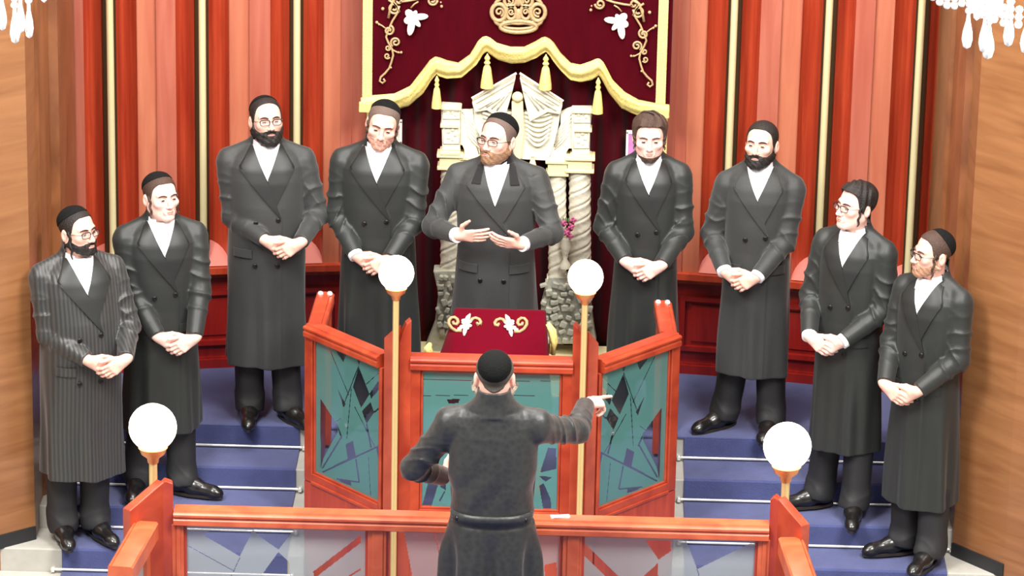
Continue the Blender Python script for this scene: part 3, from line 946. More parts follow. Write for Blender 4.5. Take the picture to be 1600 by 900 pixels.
# bay round the reading desk: two splayed panels and a front one
BL, FLp, FRp, BR = (-0.990, -1.63), (-0.573, -2.086), (0.475, -2.086), (0.882, -1.63)
raw = [[(140, 108), (208, 134), (190, 185)], [(240, 146), (272, 158), (258, 196)], [(258, 205), (305, 325), (268, 385), (232, 292)],
       [(305, 322), (364, 240), (364, 285), (312, 345)], [(272, 400), (310, 360), (325, 405), (292, 455)], thin((325, 405), (364, 374), 7),
       [(165, 300), (200, 370), (190, 384)], [(90, 345), (160, 455), (166, 490), (103, 605), (90, 655)], thin((182, 512), (97, 652), 7), thin((160, 455), (184, 520), 6),
       [(200, 545), (232, 530), (246, 605), (210, 614)], thin((98, 668), (358, 548), 7), thin((245, 610), (260, 712), 6), thin((260, 712), (160, 697), 6),
       [(335, 560), (357, 550), (357, 700)], thin((292, 455), (312, 560), 7), [(165, 700), (222, 708), (225, 728), (190, 716)], thin((258, 200), (190, 375), 4),
       thin((118, 100), (214, 330), 3), thin((225, 300), (205, 520), 3), thin((270, 300), (364, 215), 3), thin((240, 380), (330, 560), 3), thin((110, 480), (180, 430), 3), thin((300, 600), (310, 770), 3), thin((150, 640), (230, 600), 3)]
hl = [[on_plane(470+x/2.812, 500+y/2.812, BL, FLp) for x, y in p] for p in raw]
Lb = math.hypot(FLp[0]-BL[0], FLp[1]-BL[1]); Lr = math.hypot(BR[0]-FRp[0], BR[1]-FRp[1])
hr = [[((Lb-s)*Lr/Lb, z) for s, z in p] for p in hl]
panel('bay_balustrade', BL, FLp, 0.855, 0.0, (0.062, 0.022), hl, M['teal'], 'Left slanting balustrade panel of cherry wood and teal patterned glass by the desk', ext=(-0.02, -0.012))
panel('bay_balustrade', FRp, BR, 0.855, 0.0, (0.022, 0.062), hr, M['teal'], 'Right slanting balustrade panel of cherry wood and teal patterned glass by the desk', ext=(-0.012, -0.02))
FA, FB = (-0.445, -2.11), (0.358, -2.11)
fh = []
for p in ([(245, 228), (320, 226), (310, 250), (258, 252)], [(140, 700), (195, 712), (150, 860), (98, 860)], [(205, 720), (240, 690), (240, 740)], thin((235, 745), (205, 800), 8), thin((100, 116), (390, 122), 3), thin((100, 208), (390, 205), 3),
          thin((620, 125), (880, 128), 3), [(765, 660), (840, 665), (800, 692)], [(765, 715), (790, 700), (830, 790), (832, 860), (790, 860)], thin((620, 205), (880, 210), 3), [(770, 640), (815, 500), (860, 505), (862, 620)]):
    fh.append([on_plane(630+x/3.6, 560+y/3.6, FA, FB) for x, y in p])
panel('bay_balustrade', FA, FB, 0.865, 0.0, (0.05, 0.05), fh, M['teal'], 'Front balustrade panel between the two far lamps, behind the man with raised arm', ext=(0.0, 0.0))
# post boards flanking the front panel, cut with a slanting notch behind each lamp
def board(e, a, b, tops, z0, th, name='post_board', org=Vector((0, 0, 0)), mat='cherry_rail'):
    A, t, n, L = frame_fn(a, b)
    poly = [(0, z0), (L, z0)]+tops[::-1]
    m = MB()
    m.prism(poly, th, lambda u, v, w: A+t*u+n*(w-th/2)+Vector((0, 0, v))-org)
    return m.build(name, M[mat], e, bevel=0.004)
for sg, cx in ((-1, 0), (1, 0)):
    xi = -0.446 if sg < 0 else 0.359
    xm = -0.506 if sg < 0 else 0.419
    xo = -0.566 if sg < 0 else 0.468
    org = Vector((xm, -2.11, FLOOR_Z))
    e = empty('notched_post', org)
    w1 = abs(xi-xm)
    hi = [(0, 0.93), (w1*0.25, 0.985), (w1*0.6, 1.035), (w1, 1.055)] if sg < 0 else [(0, 1.055), (w1*0.4, 1.035), (w1*0.75, 0.985), (w1, 0.93)]
    pa, pb = ((xm, -2.125), (xi, -2.11)) if sg < 0 else ((xi, -2.11), (xm, -2.125))
    board(e, pa, pb, hi, FLOOR_Z, 0.05, 'inner_board', org)
    w2 = math.hypot(xm-xo, 0.035)
    lo = [(0, 0.95), (w2, 1.02)] if sg < 0 else [(0, 1.02), (w2, 0.95)]
    pa, pb = ((xo, -2.09), (xm, -2.125)) if sg < 0 else ((xm, -2.125), (xo, -2.09))
    board(e, pa, pb, lo, FLOOR_Z, 0.05, 'outer_board', org)
    tag(e, 'Tall notched cherry post standing behind the far %s globe lamp' % ('left' if sg < 0 else 'right'), 'post', 'notched posts of the desk bay')
    # short rail running back to the stage, with two white caps
    c0 = Vector((-0.945 if sg < 0 else 0.835, -1.63, 0.816)); c1 = Vector((-0.932 if sg < 0 else 0.812, -1.15, 0.816))
    e = empty('return_rail', (c0+c1)/2-Vector((0, 0, 0.816)))
    o = Vector(e.location)
    MB().sweep(RAIL, c0-o, c1-o).build('rail', M['cherry_rail'], e, 35)
    for dx in (-0.024, 0.024):
        MB().lathe([(0.014, 0), (0.014, 0.008), (0.009, 0.016), (0.001, 0.018)], c1-o+Vector((dx, -0.035, 0.03)), 14).build('screw_cap', M['chrome'], e, 60)
    m = MB(); p = c1-o; m.box((p.x-0.03, p.y-0.01, 0.0), (p.x+0.03, p.y+0.05, 0.785)); m.build('post', M['cherry_rail'], e, bevel=0.004)
    m = MB(); p = (c0+c1)/2-o; m.box((p.x-0.012, p.y-0.2, 0.0), (p.x+0.012, p.y+0.2, 0.785)); m.build('side_board', M['cherry_dark'], e)
    tag(e, 'Short cherry rail with two white caps at the %s rear of the desk bay' % ('left' if sg < 0 else 'right'), 'rail', 'return rails of the desk bay')

# front balustrade before the conductor
GY = -3.90
org = Vector((-0.09, GY, -0.08))
fb_ = empty('front_balustrade', org)
GA, GB = (-1.43, GY), (1.262, GY)
A, t, n_, L = frame_fn(GA, GB)
HF = 0.75
BIG = [(u*1.1, v*1.05) for u, v in RAIL]
MB().sweep(BIG, A+Vector((0, 0, HF-0.036))-org, A+t*L+Vector((0, 0, HF-0.036))-org).build('top_rail', M['rail_light'], fb_, 35)
XS = [-1.43, -0.548, -0.462, 0.332, 0.422, 1.262]
posts = [(-1.44, -1.385), (-0.55, -0.465), (0.332, 0.42), (1.215, 1.27)]
for x0, x1 in posts:
    m = MB(); m.box(Vector((x0, GY-0.03, -0.08))-org, Vector((x1, GY+0.03, HF-0.07))-org)
    m.box(Vector((x0+0.02, GY-0.036, -0.08))-org, Vector((x1-0.014, GY+0.03, HF-0.07))-org)
    m.build('post', M['rail_light'], fb_, bevel=0.004)
m = MB(); m.box(Vector((-1.43, GY-0.03, -0.08))-org, Vector((1.262, GY+0.03, 0.0))-org); m.build('bottom_rail', M['rail_light'], fb_, bevel=0.004)
c3 = lambda x, y: on_plane(160+x/5.333, 740+y/5.333, GA, GB)
c4 = lambda x, y: on_plane(440+x/5.333, 780+y/5.333, GA, GB)
c5 = lambda x, y: on_plane(840+x/5.333, 780+y/5.333, GA, GB)
holes1 = [[c3(*p) for p in q] for q in ([(835, 505), (900, 470), (1245, 470), (1235, 510), (1145, 685)], [(1290, 505), (1260, 460), (1590, 470), (1560, 510), (1468, 630)], [(1468, 648), (1565, 740), (1565, 900), (1330, 840)], thin((700, 590), (1100, 810), 5), thin((1150, 690), (1060, 880), 5))]
holes1 += [[c4(*p) for p in q] for q in ([(660, 295), (660, 360), (270, 660), (265, 600)], thin((560, 640), (660, 580), 14))]
holes2 = [[c4(*p) for p in q] for q in ([(820, 270), (1020, 270), (1050, 420), (1100, 700), (820, 700)], thin((1280, 280), (1330, 540), 6))]
holes2 += [[c5(*p) for p in q] for q in ([(60, 545), (160, 520), (160, 700), (60, 700)],)]
holes3 = [[c5(*p) for p in q] for q in ([(320, 345), (370, 345), (700, 660), (590, 660), (320, 405)], [(900, 340), (1110, 340), (1110, 430), (1008, 500)], [(1000, 530), (1005, 700), (860, 660)], [(1240, 350), (1280, 320), (1760, 320), (1760, 370), (1330, 580)], thin((1330, 580), (1380, 760), 6))]
for (x0, x1), hs, mt in zip(((-1.385, -0.55), (-0.465, 0.332), (0.42, 1.215)), (holes1, holes2, holes3), ('frost', 'frost_pink', 'frost')):
    glazed(fb_, GA, GB, x0-GA[0], x1-GA[0], 0.0, HF-0.068, hs, M[mt], 0.0036, org, 0.36)
    for xa in (x0, x1-0.012):
        m = MB().box(Vector((xa, GY-0.016, 0))-org, Vector((xa+0.012, GY+0.016, HF-0.068))-org)
        m.build('glazing_bead', M['cherry'], fb_)
tag(fb_, 'Long cherry balustrade with patterned glass panes, in front of which the conductor stands', 'balustrade')

# corner posts and side rails that run towards the hall
for sg in (-1, 1):
    cx = -1.47 if sg < 0 else 1.29
    org = Vector((cx, GY, -0.08))
    e = empty('corner_post', org)
    if sg < 0:
        board(e, (-1.49, GY-0.01), (-1.435, GY), [(0, 0.87), (0.02, 0.89), (0.055, 0.875)], -0.08, 0.05, 'front_board', org)
        board(e, (-1.628, GY-0.16), (-1.49, GY-0.01), [(0, 0.80), (0.2039, 0.885)], -0.08, 0.05, 'side_board', org)
    else:
        board(e, (1.268, GY), (1.312, GY-0.012), [(0, 0.875), (0.02, 0.89), (0.0456, 0.87)], -0.08, 0.05, 'front_board', org, 'cherry')
        board(e, (1.312, GY-0.012), (1.42, GY-0.13), [(0, 0.885), (0.16, 0.80)], -0.08, 0.05, 'side_board', org)
    tag(e, 'Slant-topped cherry corner post below the near %s globe lamp' % ('left' if sg < 0 else 'right'), 'post', 'corner posts of the front balustrade')
    a = Vector((-1.545, GY-0.135, 0.70)) if sg < 0 else Vector((1.358, GY-0.12, 0.70))
    b = Vector((-1.60, GY-0.66, 0.70)) if sg < 0 else Vector((1.42, GY-0.80, 0.70))
    e = empty('side_balustrade', Vector((a.x, a.y, -0.08)))
    o = Vector(e.location)
    MB().sweep([(u*sg*-1, v) for u, v in SIDE_RAIL][::(1 if sg < 0 else -1)], a-o, b-o).build('top_rail', M['rail_light'], e, 35)
    d = (b-a).normalized()
    fa, fbp = (a.x, a.y), (b.x, b.y)
    Ls = (b-a).length
    for s0, s1 in ((0.02, 0.08), (Ls-0.10, Ls-0.02)):
        m = MB(); nn = Vector((-d.y, d.x, 0))*0.025
        p, q = a+d*s0-o, a+d*s1-o
        m.prism([(p.x+nn.x, p.y+nn.y), (q.x+nn.x, q.y+nn.y), (q.x-nn.x, q.y-nn.y), (p.x-nn.x, p.y-nn.y)], 0.74, lambda u, v, w: (u, v, w))
        m.build('post', M['rail_light'], e, bevel=0.004)
    glazed(e, fa, fbp, 0.08, Ls-0.10, 0.0, 0.655, [thin((0.1, 0.1), (0.4, 0.6), 0.02)], M['frost'], 0.01, o)
    m = MB(); nn = Vector((-d.y, d.x, 0))*0.02
    p, q = a+d*0.08-o, a+d*(Ls-0.1)-o
    m.prism([(p.x+nn.x, p.y+nn.y), (q.x+nn.x, q.y+nn.y), (q.x-nn.x, q.y-nn.y), (p.x-nn.x, p.y-nn.y)], 0.08, lambda u, v, w: (u, v, w))
    m.build('bottom_rail', M['rail_light'], e, bevel=0.004)
    tag(e, 'Short balustrade running towards the hall from the near %s lamp' % ('left' if sg < 0 else 'right'), 'balustrade', 'side balustrades of the front platform')
# platform the conductor stands on
pf = MB().box((-1.75, -8.5, FLOOR_Z), (1.55, GY+0.06, -0.082))
tag(pf.build('front_platform', M['carpet']), kind='structure')

# ------------------------------------------------------------------ globe lamps
def lamp(x, y, zc, r, rp, zfoot, label):
    e = empty('globe_lamp', (x, y, zfoot))
    zc -= zfoot
    MB().ball((0, 0, zc), r, 32).build('globe', M['globe'], e, 180)
    h = zc-r
    MB().lathe([(rp*0.9, h-0.62*r), (rp*1.3, h-0.56*r), (rp*1.5, h-0.35*r), (r*0.5, h-0.16*r), (r*0.56, h+0.02*r), (r*0.62, h+0.12*r), (r*0.55, h+0.13*r), (0.002, h+0.05*r)], (0, 0, 0), 24).build('cup', M['globe_cup'], e, 60)
    MB().tube([(0, 0, 0.012), (0, 0, h-0.5*r)], rp, 16).build('pole', M['pole'], e, 60)
    MB().lathe([(rp+0.012, 0.0), (rp+0.012, 0.01), (rp+0.006, 0.025), (rp, 0.03)], (0, 0, 0), 20).build('foot', M['pole'], e, 60)
    tag(e, label, 'lamp', 'globe lamps on brass poles')
lamp(-0.517, -2.19, 1.316, 0.0875, 0.0155, FLOOR_Z, 'Far left globe lamp on a tall brass pole, left of the red draped desk')
lamp(0.408, -2.19, 1.320, 0.0875, 0.0155, FLOOR_Z, 'Far right globe lamp on a tall brass pole, right of the red draped desk')
lamp(-1.535, GY+0.10, 1.098, 0.109, 0.019, FLOOR_Z, 'Large near globe lamp at the left corner of the front balustrade')
lamp(1.335, GY+0.10, 1.088, 0.109, 0.019, FLOOR_Z, 'Large near globe lamp at the right corner of the front balustrade')

# ------------------------------------------------------------------ reading desk and its cover
DX = -0.022
e = empty('reading_desk', (DX, -1.62, 0.0))
zt = lambda y: 0.86+(y+1.42)*0.22             # slanted top height at world y
m = MB()
vs = [(-0.23, 0.2, zt(-1.42)-0.03), (0.23, 0.2, zt(-1.42)-0.03), (0.23, -0.2, zt(-1.82)-0.03), (-0.23, -0.2, zt(-1.82)-0.03)]
m.add([(x, y, z) for x, y, z in vs]+[(x, y, z+0.025) for x, y, z in vs], [(0, 1, 2, 3), (7, 6, 5, 4), (0, 4, 5, 1), (1, 5, 6, 2), (2, 6, 7, 3), (3, 7, 4, 0)])
m.build('desk_top', M['cherry'], e)
m = MB(); m.box((-0.19, -0.15, 0.03), (0.19, 0.15, 0.72)); m.build('desk_body', M['cherry'], e, bevel=0.005)
m = MB(); m.box((-0.23, -0.19, 0.0), (0.23, 0.19, 0.04)); m.build('desk_plinth', M['cherry'], e, bevel=0.005)
tag(e, 'Slanted wooden reading desk hidden under the crimson velvet cover', 'desk')
cv = empty('desk_cover', (DX, -1.62, 0.8))
co = Vector((0, 0, -0.8))
m = MB(); vs = []
NU, NV = 44, 40
def cover(u, v):
    """u across -1..1, v from back edge (0) over the top to the front hem (1)"""
    half = 0.232+(0.135 if u < 0 else 0.05)*v**1.1
    w = u*half
    if v < 0.55:
        f = v/0.55; y = 0.21-0.42*f; z = zt(-1.62+y)+0.006
    else:
        f = (v-0.55)/0.45; y = -0.21-0.05*math.sin(min(1, f*1.5)*PI/2)-0.012*math.sin(u*9)*f; z = zt(-1.83)+0.006-0.27*f
    over = max(0.0, abs(w)-0.228)                # cloth past the desk's edge hangs
    if v < 0.75: z -= over*1.3*(1-v*0.9)
    return Vector((w, y, z))+co
for j in range(NV+1):
    for i in range(NU+1): vs.append(cover(-1+2*i/NU, j/NV))
m.add(vs, [(j*(NU+1)+i, (j+1)*(NU+1)+i, (j+1)*(NU+1)+i+1, j*(NU+1)+i+1) for j in range(NV) for i in range(NU)])
m.build('velvet', M['velvet_red'], cv, 180, solid=0.008)
# gold fringe bunched at the two front corners
def fringe(pts_, name='corner_fringe'):
    m = MB()
    for k in range(7):
        m.tube([Vector(p)+Vector((0.009*math.sin(k*2.1+i)*(0.4+i*0.25), -0.006*(k % 3), 0.004*math.cos(k*1.3))) for i, p in enumerate(pts_)], [0.010, 0.016, 0.015, 0.011][:len(pts_)], 8)
    m.build(name, M['gold'], cv, 180)
fringe([Vector(at(672, 538, -1.84))-Vector(cv.location), Vector(at(668, 544, -1.86))-Vector(cv.location), Vector(at(671, 553, -1.87))-Vector(cv.location)])
# embroidered flowers on the slope
def on_top(px, py, lift=0.016):
    d = FWD + RGT*(px-800)/CAM_F - UPV*(py-450)/CAM_F
    # plane z = 0.86 + (y+1.42)*0.22 + lift
    k = (0.86+(CAM[1]+1.42)*0.22+lift-CAM[2])/(d[2]-0.22*d[1])
    return Vector(CAM+d*k)-Vector(cv.location)
f0 = on_top(856, 506, 0.0); yb = f0.y-1.62
fringe([f0, Vector(at(863, 518, yb-0.01))-Vector(cv.location), Vector(at(865, 534, yb-0.015))-Vector(cv.location), Vector(at(862, 552, yb-0.02))-Vector(cv.location)])
for sgn, cx0 in ((1, 0), (-1, 1505)):
    m = MB(); q = lambda x, y: on_top(640+(x if sgn > 0 else cx0-x)/6.154, 460+(y+(8 if sgn < 0 else 0))/6.154)
    m.tube([q(x, y) for x, y in [(500, 350), (450, 352), (405, 325), (378, 285), (378, 250), (400, 225), (432, 220), (460, 240), (466, 268), (450, 288), (425, 285), (418, 265)]], 0.0085, 8)
    m.tube([q(x, y) for x, y in [(590, 255), (605, 235), (635, 226), (670, 240), (685, 265), (680, 288), (658, 292), (648, 275)]], 0.0085, 8)
    m.build('embroidered_scroll', M['thread'], cv, 180)
    m = MB()
    for x, y, r in ((540, 270, 44), (510, 310, 34), (570, 300, 32), (525, 250, 30), (572, 262, 28), (545, 325, 30), (480, 330, 24)):
        m.ball(q(x, y), (r*0.00052, r*0.0007, 0.006), 12)
    m.tube([q(540, 270), q(562, 225), q(582, 188)], [0.012, 0.013, 0.004], 8); m.tube([q(540, 300), q(530, 360), q(524, 395)], [0.011, 0.011, 0.004], 8)
    m.build('embroidered_flower', M['thread_white'], cv, 180)
tag(cv, 'Crimson velvet cover with white and gold embroidered flowers on the desk', 'cover')

# slip of paper lying on the front rail
p = MB().box((-0.042, -0.018, 0), (0.042, 0.018, 0.004), mat=Matrix.Rotation(0.12, 4, 'Z')).box((-0.03, -0.02, 0.004), (0.044, 0.012, 0.007), mat=Matrix.Rotation(0.2, 4, 'Z'))
po = p.build('paper_slip', M['paper'])
po.location = (0.317, GY+0.01, HF)
tag(po, 'Small folded white paper on the front rail right of the conductor', 'paper')

# ------------------------------------------------------------------ chandeliers at the top corners
def chandelier(x, y, zring, drops, label, swag=0.0):
    e = empty('crystal_chandelier', (x, y, zring))
    R_ = 0.44
    m = MB(); m.tube([(R_*math.cos(2*PI*i/40), R_*math.sin(2*PI*i/40), 0) for i in range(40)], 0.022, 10, 0, True)
    m.tube([(R_*0.6*math.cos(2*PI*i/32), R_*0.6*math.sin(2*PI*i/32), 0.12) for i in range(32)], 0.018, 10, 0, True)
    m.build('ring', M['brass'], e, 60)
    m = MB()
    for i in range(6):
        a = 2*PI*i/6
        m.tube([(R_*math.cos(a), R_*math.sin(a), 0), (R_*0.6*math.cos(a), R_*0.6*math.sin(a), 0.12), (0.03*math.cos(a), 0.03*math.sin(a), 0.42)], 0.01, 8)
    m.tube([(0, 0, 0.3), (0, 0, 10.2-zring)], 0.018, 10)
    m.build('stem', M['brass'], e, 60)
    for (dx, dy, L, r) in drops:
        s = MB(); k = int(L/0.026)
        for i in range(k): s.ball((dx, dy, -0.02-i*0.026), 0.0145, 10)
        so = s.build('bead_string', M['crystal'], e, 180)
        MB().lathe([(0.001, -0.135), (r*0.7, -0.125), (r, -0.095), (r*0.85, -0.065), (r*0.4, -0.025), (0.006, 0.0)], (dx, dy, -0.02-(k-0.5)*0.026), 16).build('drop', M['crystal'], so, 180)
    if swag:
        P_ = [(dx, dy) for dx, dy, L, r in sorted(drops)]
        s = MB()
        for (xa, ya), (xb, yb) in zip(P_[:-1], P_[1:]):
            k = max(2, int(math.hypot(xb-xa, yb-ya)/0.026))
            for i in range(k):
                f = i/k
                for row in range(3): s.ball((xa+(xb-xa)*f, ya+(yb-ya)*f, -swag-0.028*row-0.03*math.sin(PI*f)), 0.0165, 8)
        s.build('bead_swag', M['crystal'], e, 180)
    for i in range(6):
        a = 2*PI*i/6+0.3
        b = MB().lathe([(0.002, -0.03), (0.016, -0.028), (0.018, 0.0), (0.012, 0.04), (0.003, 0.06)], (R_*0.75*math.cos(a), R_*0.75*math.sin(a), 0.1), 12)
        b.build('bulb', M['globe'], e, 180)
    l = bpy.data.lights.new('chandelier_bulbs', 'POINT'); l.energy = 60; l.color = (1, 0.95, 0.86); l.shadow_soft_size = 0.25
    lo_ = bpy.data.objects.new('chandelier_bulbs', l); COL.objects.link(lo_); lo_.location = (x, y-0.35, zring-0.12)
    tag(e, label, 'chandelier')
def drops_at(cx, cy, zr, lst):
    out = []
    for px, py, r in lst:
        p = at(px, py, cy+lst_y[(px, py)])
        out.append((p[0]-cx, p[1]-cy, zr-p[2]-0.13, r))
    return out
lst_y = {}
def mk(x, y, zr, pts_, label, swag=0.0):
    global lst_y
    lst_y = {}
    L = []
    for i, (px, py, r) in enumerate(pts_):
        p0 = at(px, py, y); dx = p0[0]-x
        dy = -math.sqrt(max(0.0004, 0.44**2-min(0.43, abs(dx))**2)) * (1 if i % 2 == 0 else 0.9)
        lst_y[(px, py)] = dy
        L.append((px, py, r))
    chandelier(x, y, zr, drops_at(x, y, zr, L), label, swag)
mk(-2.12, -6.0, 3.93, [(-28, 62, 0.018), (4, 52, 0.018), (24, 72, 0.02), (33, 54, 0.017), (46, 62, 0.017), (69, 8, 0.016), (-60, 60, 0.018)], 'White crystal chandelier hanging in at the top left corner')
mk(2.24, -6.0, 3.95, [(1457, 3, 0.016), (1510, 79, 0.021), (1536, 84, 0.02), (1543, 88, 0.024), (1575, 75, 0.021), (1602, 90, 0.024), (1640, 84, 0.021), (1526, 30, 0.016), (1560, 28, 0.016)], 'White crystal chandelier hanging in at the top right corner', 0.10)

# ================================================================== PEOPLE
def ss(x, a, b):
    t = np.clip((x-a)/(b-a), 0, 1)
    return t*t*(3-2*t)

class Field:
    """signed-distance grid; shapes are blended in, then skinned with one continuous surface"""
    def __init__(s, lo, hi, h):
        s.lo = np.array(lo, float); s.h = h
        s.n = np.ceil((np.array(hi)-s.lo)/h).astype(int)+1
        s.D = np.full(tuple(s.n), 0.08, np.float32)
    def sub(s, lo, hi):
        a = np.clip(np.floor((np.array(lo)-s.lo)/s.h).astype(int), 0, s.n-1)
        b = np.clip(np.ceil((np.array(hi)-s.lo)/s.h).astype(int)+1, 1, s.n)
        sl = tuple(slice(i, max(j, i+1)) for i, j in zip(a, b))
        ax = [(s.lo[k]+np.arange(sl[k].start, sl[k].stop)*s.h).astype(np.float32) for k in range(3)]
        return sl, ax[0][:, None, None], ax[1][None, :, None], ax[2][None, None, :]
    def join(s, sl, d, k):
        B = s.D[sl]
        if k <= 0: s.D[sl] = np.minimum(B, d); return
        h = np.clip(0.5+0.5*(B-d)/k, 0, 1)
        s.D[sl] = B*(1-h)+d*h-k*h*(1-h)
    def add(s, fn, lo, hi, k=0.0):
        m = k+2*s.h
        sl, X, Y, Z = s.sub(np.array(lo)-m, np.array(hi)+m)
        s.join(sl, fn(X, Y, Z).astype(np.float32), k)
    def cut(s, fn, lo, hi):
        sl, X, Y, Z = s.sub(lo, hi)
        s.D[sl] = np.maximum(s.D[sl], -fn(X, Y, Z).astype(np.float32))
    def move(s, fn, lo, hi):
        sl, X, Y, Z = s.sub(lo, hi)
        s.D[sl] = s.D[sl]-fn(X, Y, Z).astype(np.float32)
    def cone(s, a, b, ra, rb, k=0.0, sq=None):
        a = np.array(a, float); b = np.array(b, float)
        r = max(ra, rb)
        s.add(lambda X, Y, Z: cone_d(X, Y, Z, a, b, ra, rb), np.minimum(a, b)-r, np.maximum(a, b)+r, k)
    def ball(s, c, r, k=0.0):
        c = np.array(c, float); rr = np.array(r if isinstance(r, (list, tuple)) else (r, r, r), float)
        s.add(lambda X, Y, Z: ell_d(X, Y, Z, c, rr), c-rr, c+rr, k)
    def mesh(s, name):
        D = s.D
        I = D < 0
        c = np.zeros(tuple(s.n-1), np.uint8)
        cs = [(i, j, k) for i in (0, 1) for j in (0, 1) for k in (0, 1)]
        for i, j, k in cs:
            c += I[i:i+s.n[0]-1, j:j+s.n[1]-1, k:k+s.n[2]-1]
        act = (c > 0) & (c < 8)
        idx = np.argwhere(act)
        vals = np.stack([D[idx[:, 0]+i, idx[:, 1]+j, idx[:, 2]+k] for i, j, k in cs], 1)
        acc = np.zeros((len(idx), 3)); cnt = np.zeros(len(idx))
        for p in range(8):
            for q in range(p+1, 8):
                d = np.array(cs[q])-np.array(cs[p])
                if np.abs(d).sum() != 1: continue
                va, vb = vals[:, p], vals[:, q]
                mk_ = (va < 0) != (vb < 0)
                t = np.where(mk_, va/np.where(mk_, va-vb, 1), 0)
                acc += np.where(mk_[:, None], np.array(cs[p])+t[:, None]*d, 0); cnt += mk_
        V = s.lo+(idx+acc/cnt[:, None])*s.h
        ids = np.full(c.shape, -1, np.int32); ids[tuple(idx.T)] = np.arange(len(idx))
        Q = []
        for ax in range(3):
            o1, o2 = [(1, 2), (2, 0), (0, 1)][ax]
            e = [slice(None)]*3; f = [slice(None)]*3
            e[ax] = slice(0, -1); f[ax] = slice(1, None)
            A, B = I[tuple(e)], I[tuple(f)]
            E = np.argwhere(A != B)
            E = E[(E[:, o1] > 0) & (E[:, o2] > 0) & (E[:, o1] < s.n[o1]-1) & (E[:, o2] < s.n[o2]-1)]
            if not len(E): continue
            ins = A[tuple(E.T)]
            u1 = np.zeros(3, int); u1[o1] = 1; u2 = np.zeros(3, int); u2[o2] = 1
            q = np.stack([ids[tuple((E-u1-u2).T)], ids[tuple((E-u2).T)], ids[tuple(E.T)], ids[tuple((E-u1).T)]], 1)
            q[~ins] = q[~ins][:, ::-1]
            Q.append(q)
        Q = np.concatenate(Q)
        me = bpy.data.meshes.new(name)
        me.vertices.add(len(V)); me.vertices.foreach_set('co', V.astype(np.float32).ravel())
        me.loops.add(Q.size); me.loops.foreach_set('vertex_index', Q.astype(np.int32).ravel())
        me.polygons.add(len(Q)); me.polygons.foreach_set('loop_start', np.arange(0, Q.size, 4, dtype=np.int32))
        me.polygons.foreach_set('use_smooth', np.ones(len(Q), bool))
        me.update(calc_edges=True); me.validate()
        return me

def cone_d(X, Y, Z, a, b, ra, rb):
    d = b-a; L = float(d @ d)+1e-12
    t = np.clip(((X-a[0])*d[0]+(Y-a[1])*d[1]+(Z-a[2])*d[2])/L, 0, 1)
    return np.sqrt((X-a[0]-t*d[0])**2+(Y-a[1]-t*d[1])**2+(Z-a[2]-t*d[2])**2)-(ra+(rb-ra)*t)
def ell_d(X, Y, Z, c, r):
    x, y, z = (X-c[0])/r[0], (Y-c[1])/r[1], (Z-c[2])/r[2]
    k = np.sqrt(x*x+y*y+z*z); g = np.sqrt((x/r[0])**2+(y/r[1])**2+(z/r[2])**2)
    return k*(k-1)/np.maximum(g, 1e-6)
def smin(a, b, k):
    h = np.clip(0.5+0.5*(b-a)/k, 0, 1)
    return b*(1-h)+a*h-k*h*(1-h)

def skull(X, Y, Z, fat=1.0):
    """cranium and jaw without features: carrier of hair and cap"""
    d = ell_d(X, Y, Z, (0, 0.014, 0.042), (0.0755, 0.097, 0.084))
    d = smin(d, ell_d(X, Y, Z, (0, -0.026, -0.03), (0.064*fat, 0.066, 0.088)), 0.035)
    return d
def face(X, Y, Z, fat=1.0):
    A = np.abs(X)
    d = skull(X, Y, Z, fat)
    d = smin(d, cone_d(A, Y, Z, np.array((0.056*fat, 0.005, -0.055)), np.array((0.016, -0.07, -0.104)), 0.017*fat, 0.015), 0.03)      # jaw
    d = smin(d, ell_d(X, Y, Z, (0, -0.082, -0.1), (0.024, 0.018, 0.018)), 0.02)                                        # chin
    d = smin(d, ell_d(A, Y, Z, (0.042, -0.066, -0.022), (0.024, 0.022, 0.02)), 0.02)                                     # cheekbone
    d = smin(d, cone_d(A, Y, Z, np.array((0.0, -0.086, 0.022)), np.array((0.043, -0.07, 0.024)), 0.011, 0.010), 0.014)   # brow ridge
    e = ell_d(A, Y, Z, (0.031, -0.1, 0.0), (0.019, 0.017, 0.0125))                                                      # eye socket
    d = -smin(-d, e, 0.012)
    d = smin(d, cone_d(X, Y, Z, np.array((0, -0.088, 0.006)), np.array((0, -0.114, -0.036)), 0.0075, 0.0115), 0.009)     # nose
    d = smin(d, ell_d(A, Y, Z, (0.0125, -0.101, -0.04), (0.0085, 0.011, 0.008)), 0.006)
    d = smin(d, ell_d(X, Y, Z, (0, -0.09, -0.069), (0.03, 0.012, 0.018)), 0.014)                                        # mouth mound
    d = -smin(-d, cone_d(X, Y, Z, np.array((-0.021, -0.1, -0.069)), np.array((0.021, -0.1, -0.069)), 0.0025, 0.0025), 0.004)
    # ears
    er = ell_d(A, Y, Z, (0.078, 0.016, -0.008), (0.011, 0.021, 0.034))
    er = -smin(-er, ell_d(A, Y, Z, (0.09, 0.008, -0.006), (0.009, 0.011, 0.02)), 0.005)
    return smin(d, er, 0.007)

def rotm(yaw=0, pitch=0, tilt=0):
    return np.array(Matrix.Rotation(yaw, 3, 'Z') @ Matrix.Rotation(pitch, 3, 'X') @ Matrix.Rotation(tilt, 3, 'Y'))

def ik(S, W, l1, l2, pole):
    S, W, pole = (np.array(v, float) for v in (S, W, pole))
    d = W-S; L = min(np.linalg.norm(d), (l1+l2)*0.995)
    u = d/np.linalg.norm(d)
    a = (l1*l1-l2*l2+L*L)/(2*L)
    h = math.sqrt(max(1e-6, l1*l1-a*a))
    p = pole-u*(pole @ u); p /= np.linalg.norm(p)
    return S+u*a+p*h

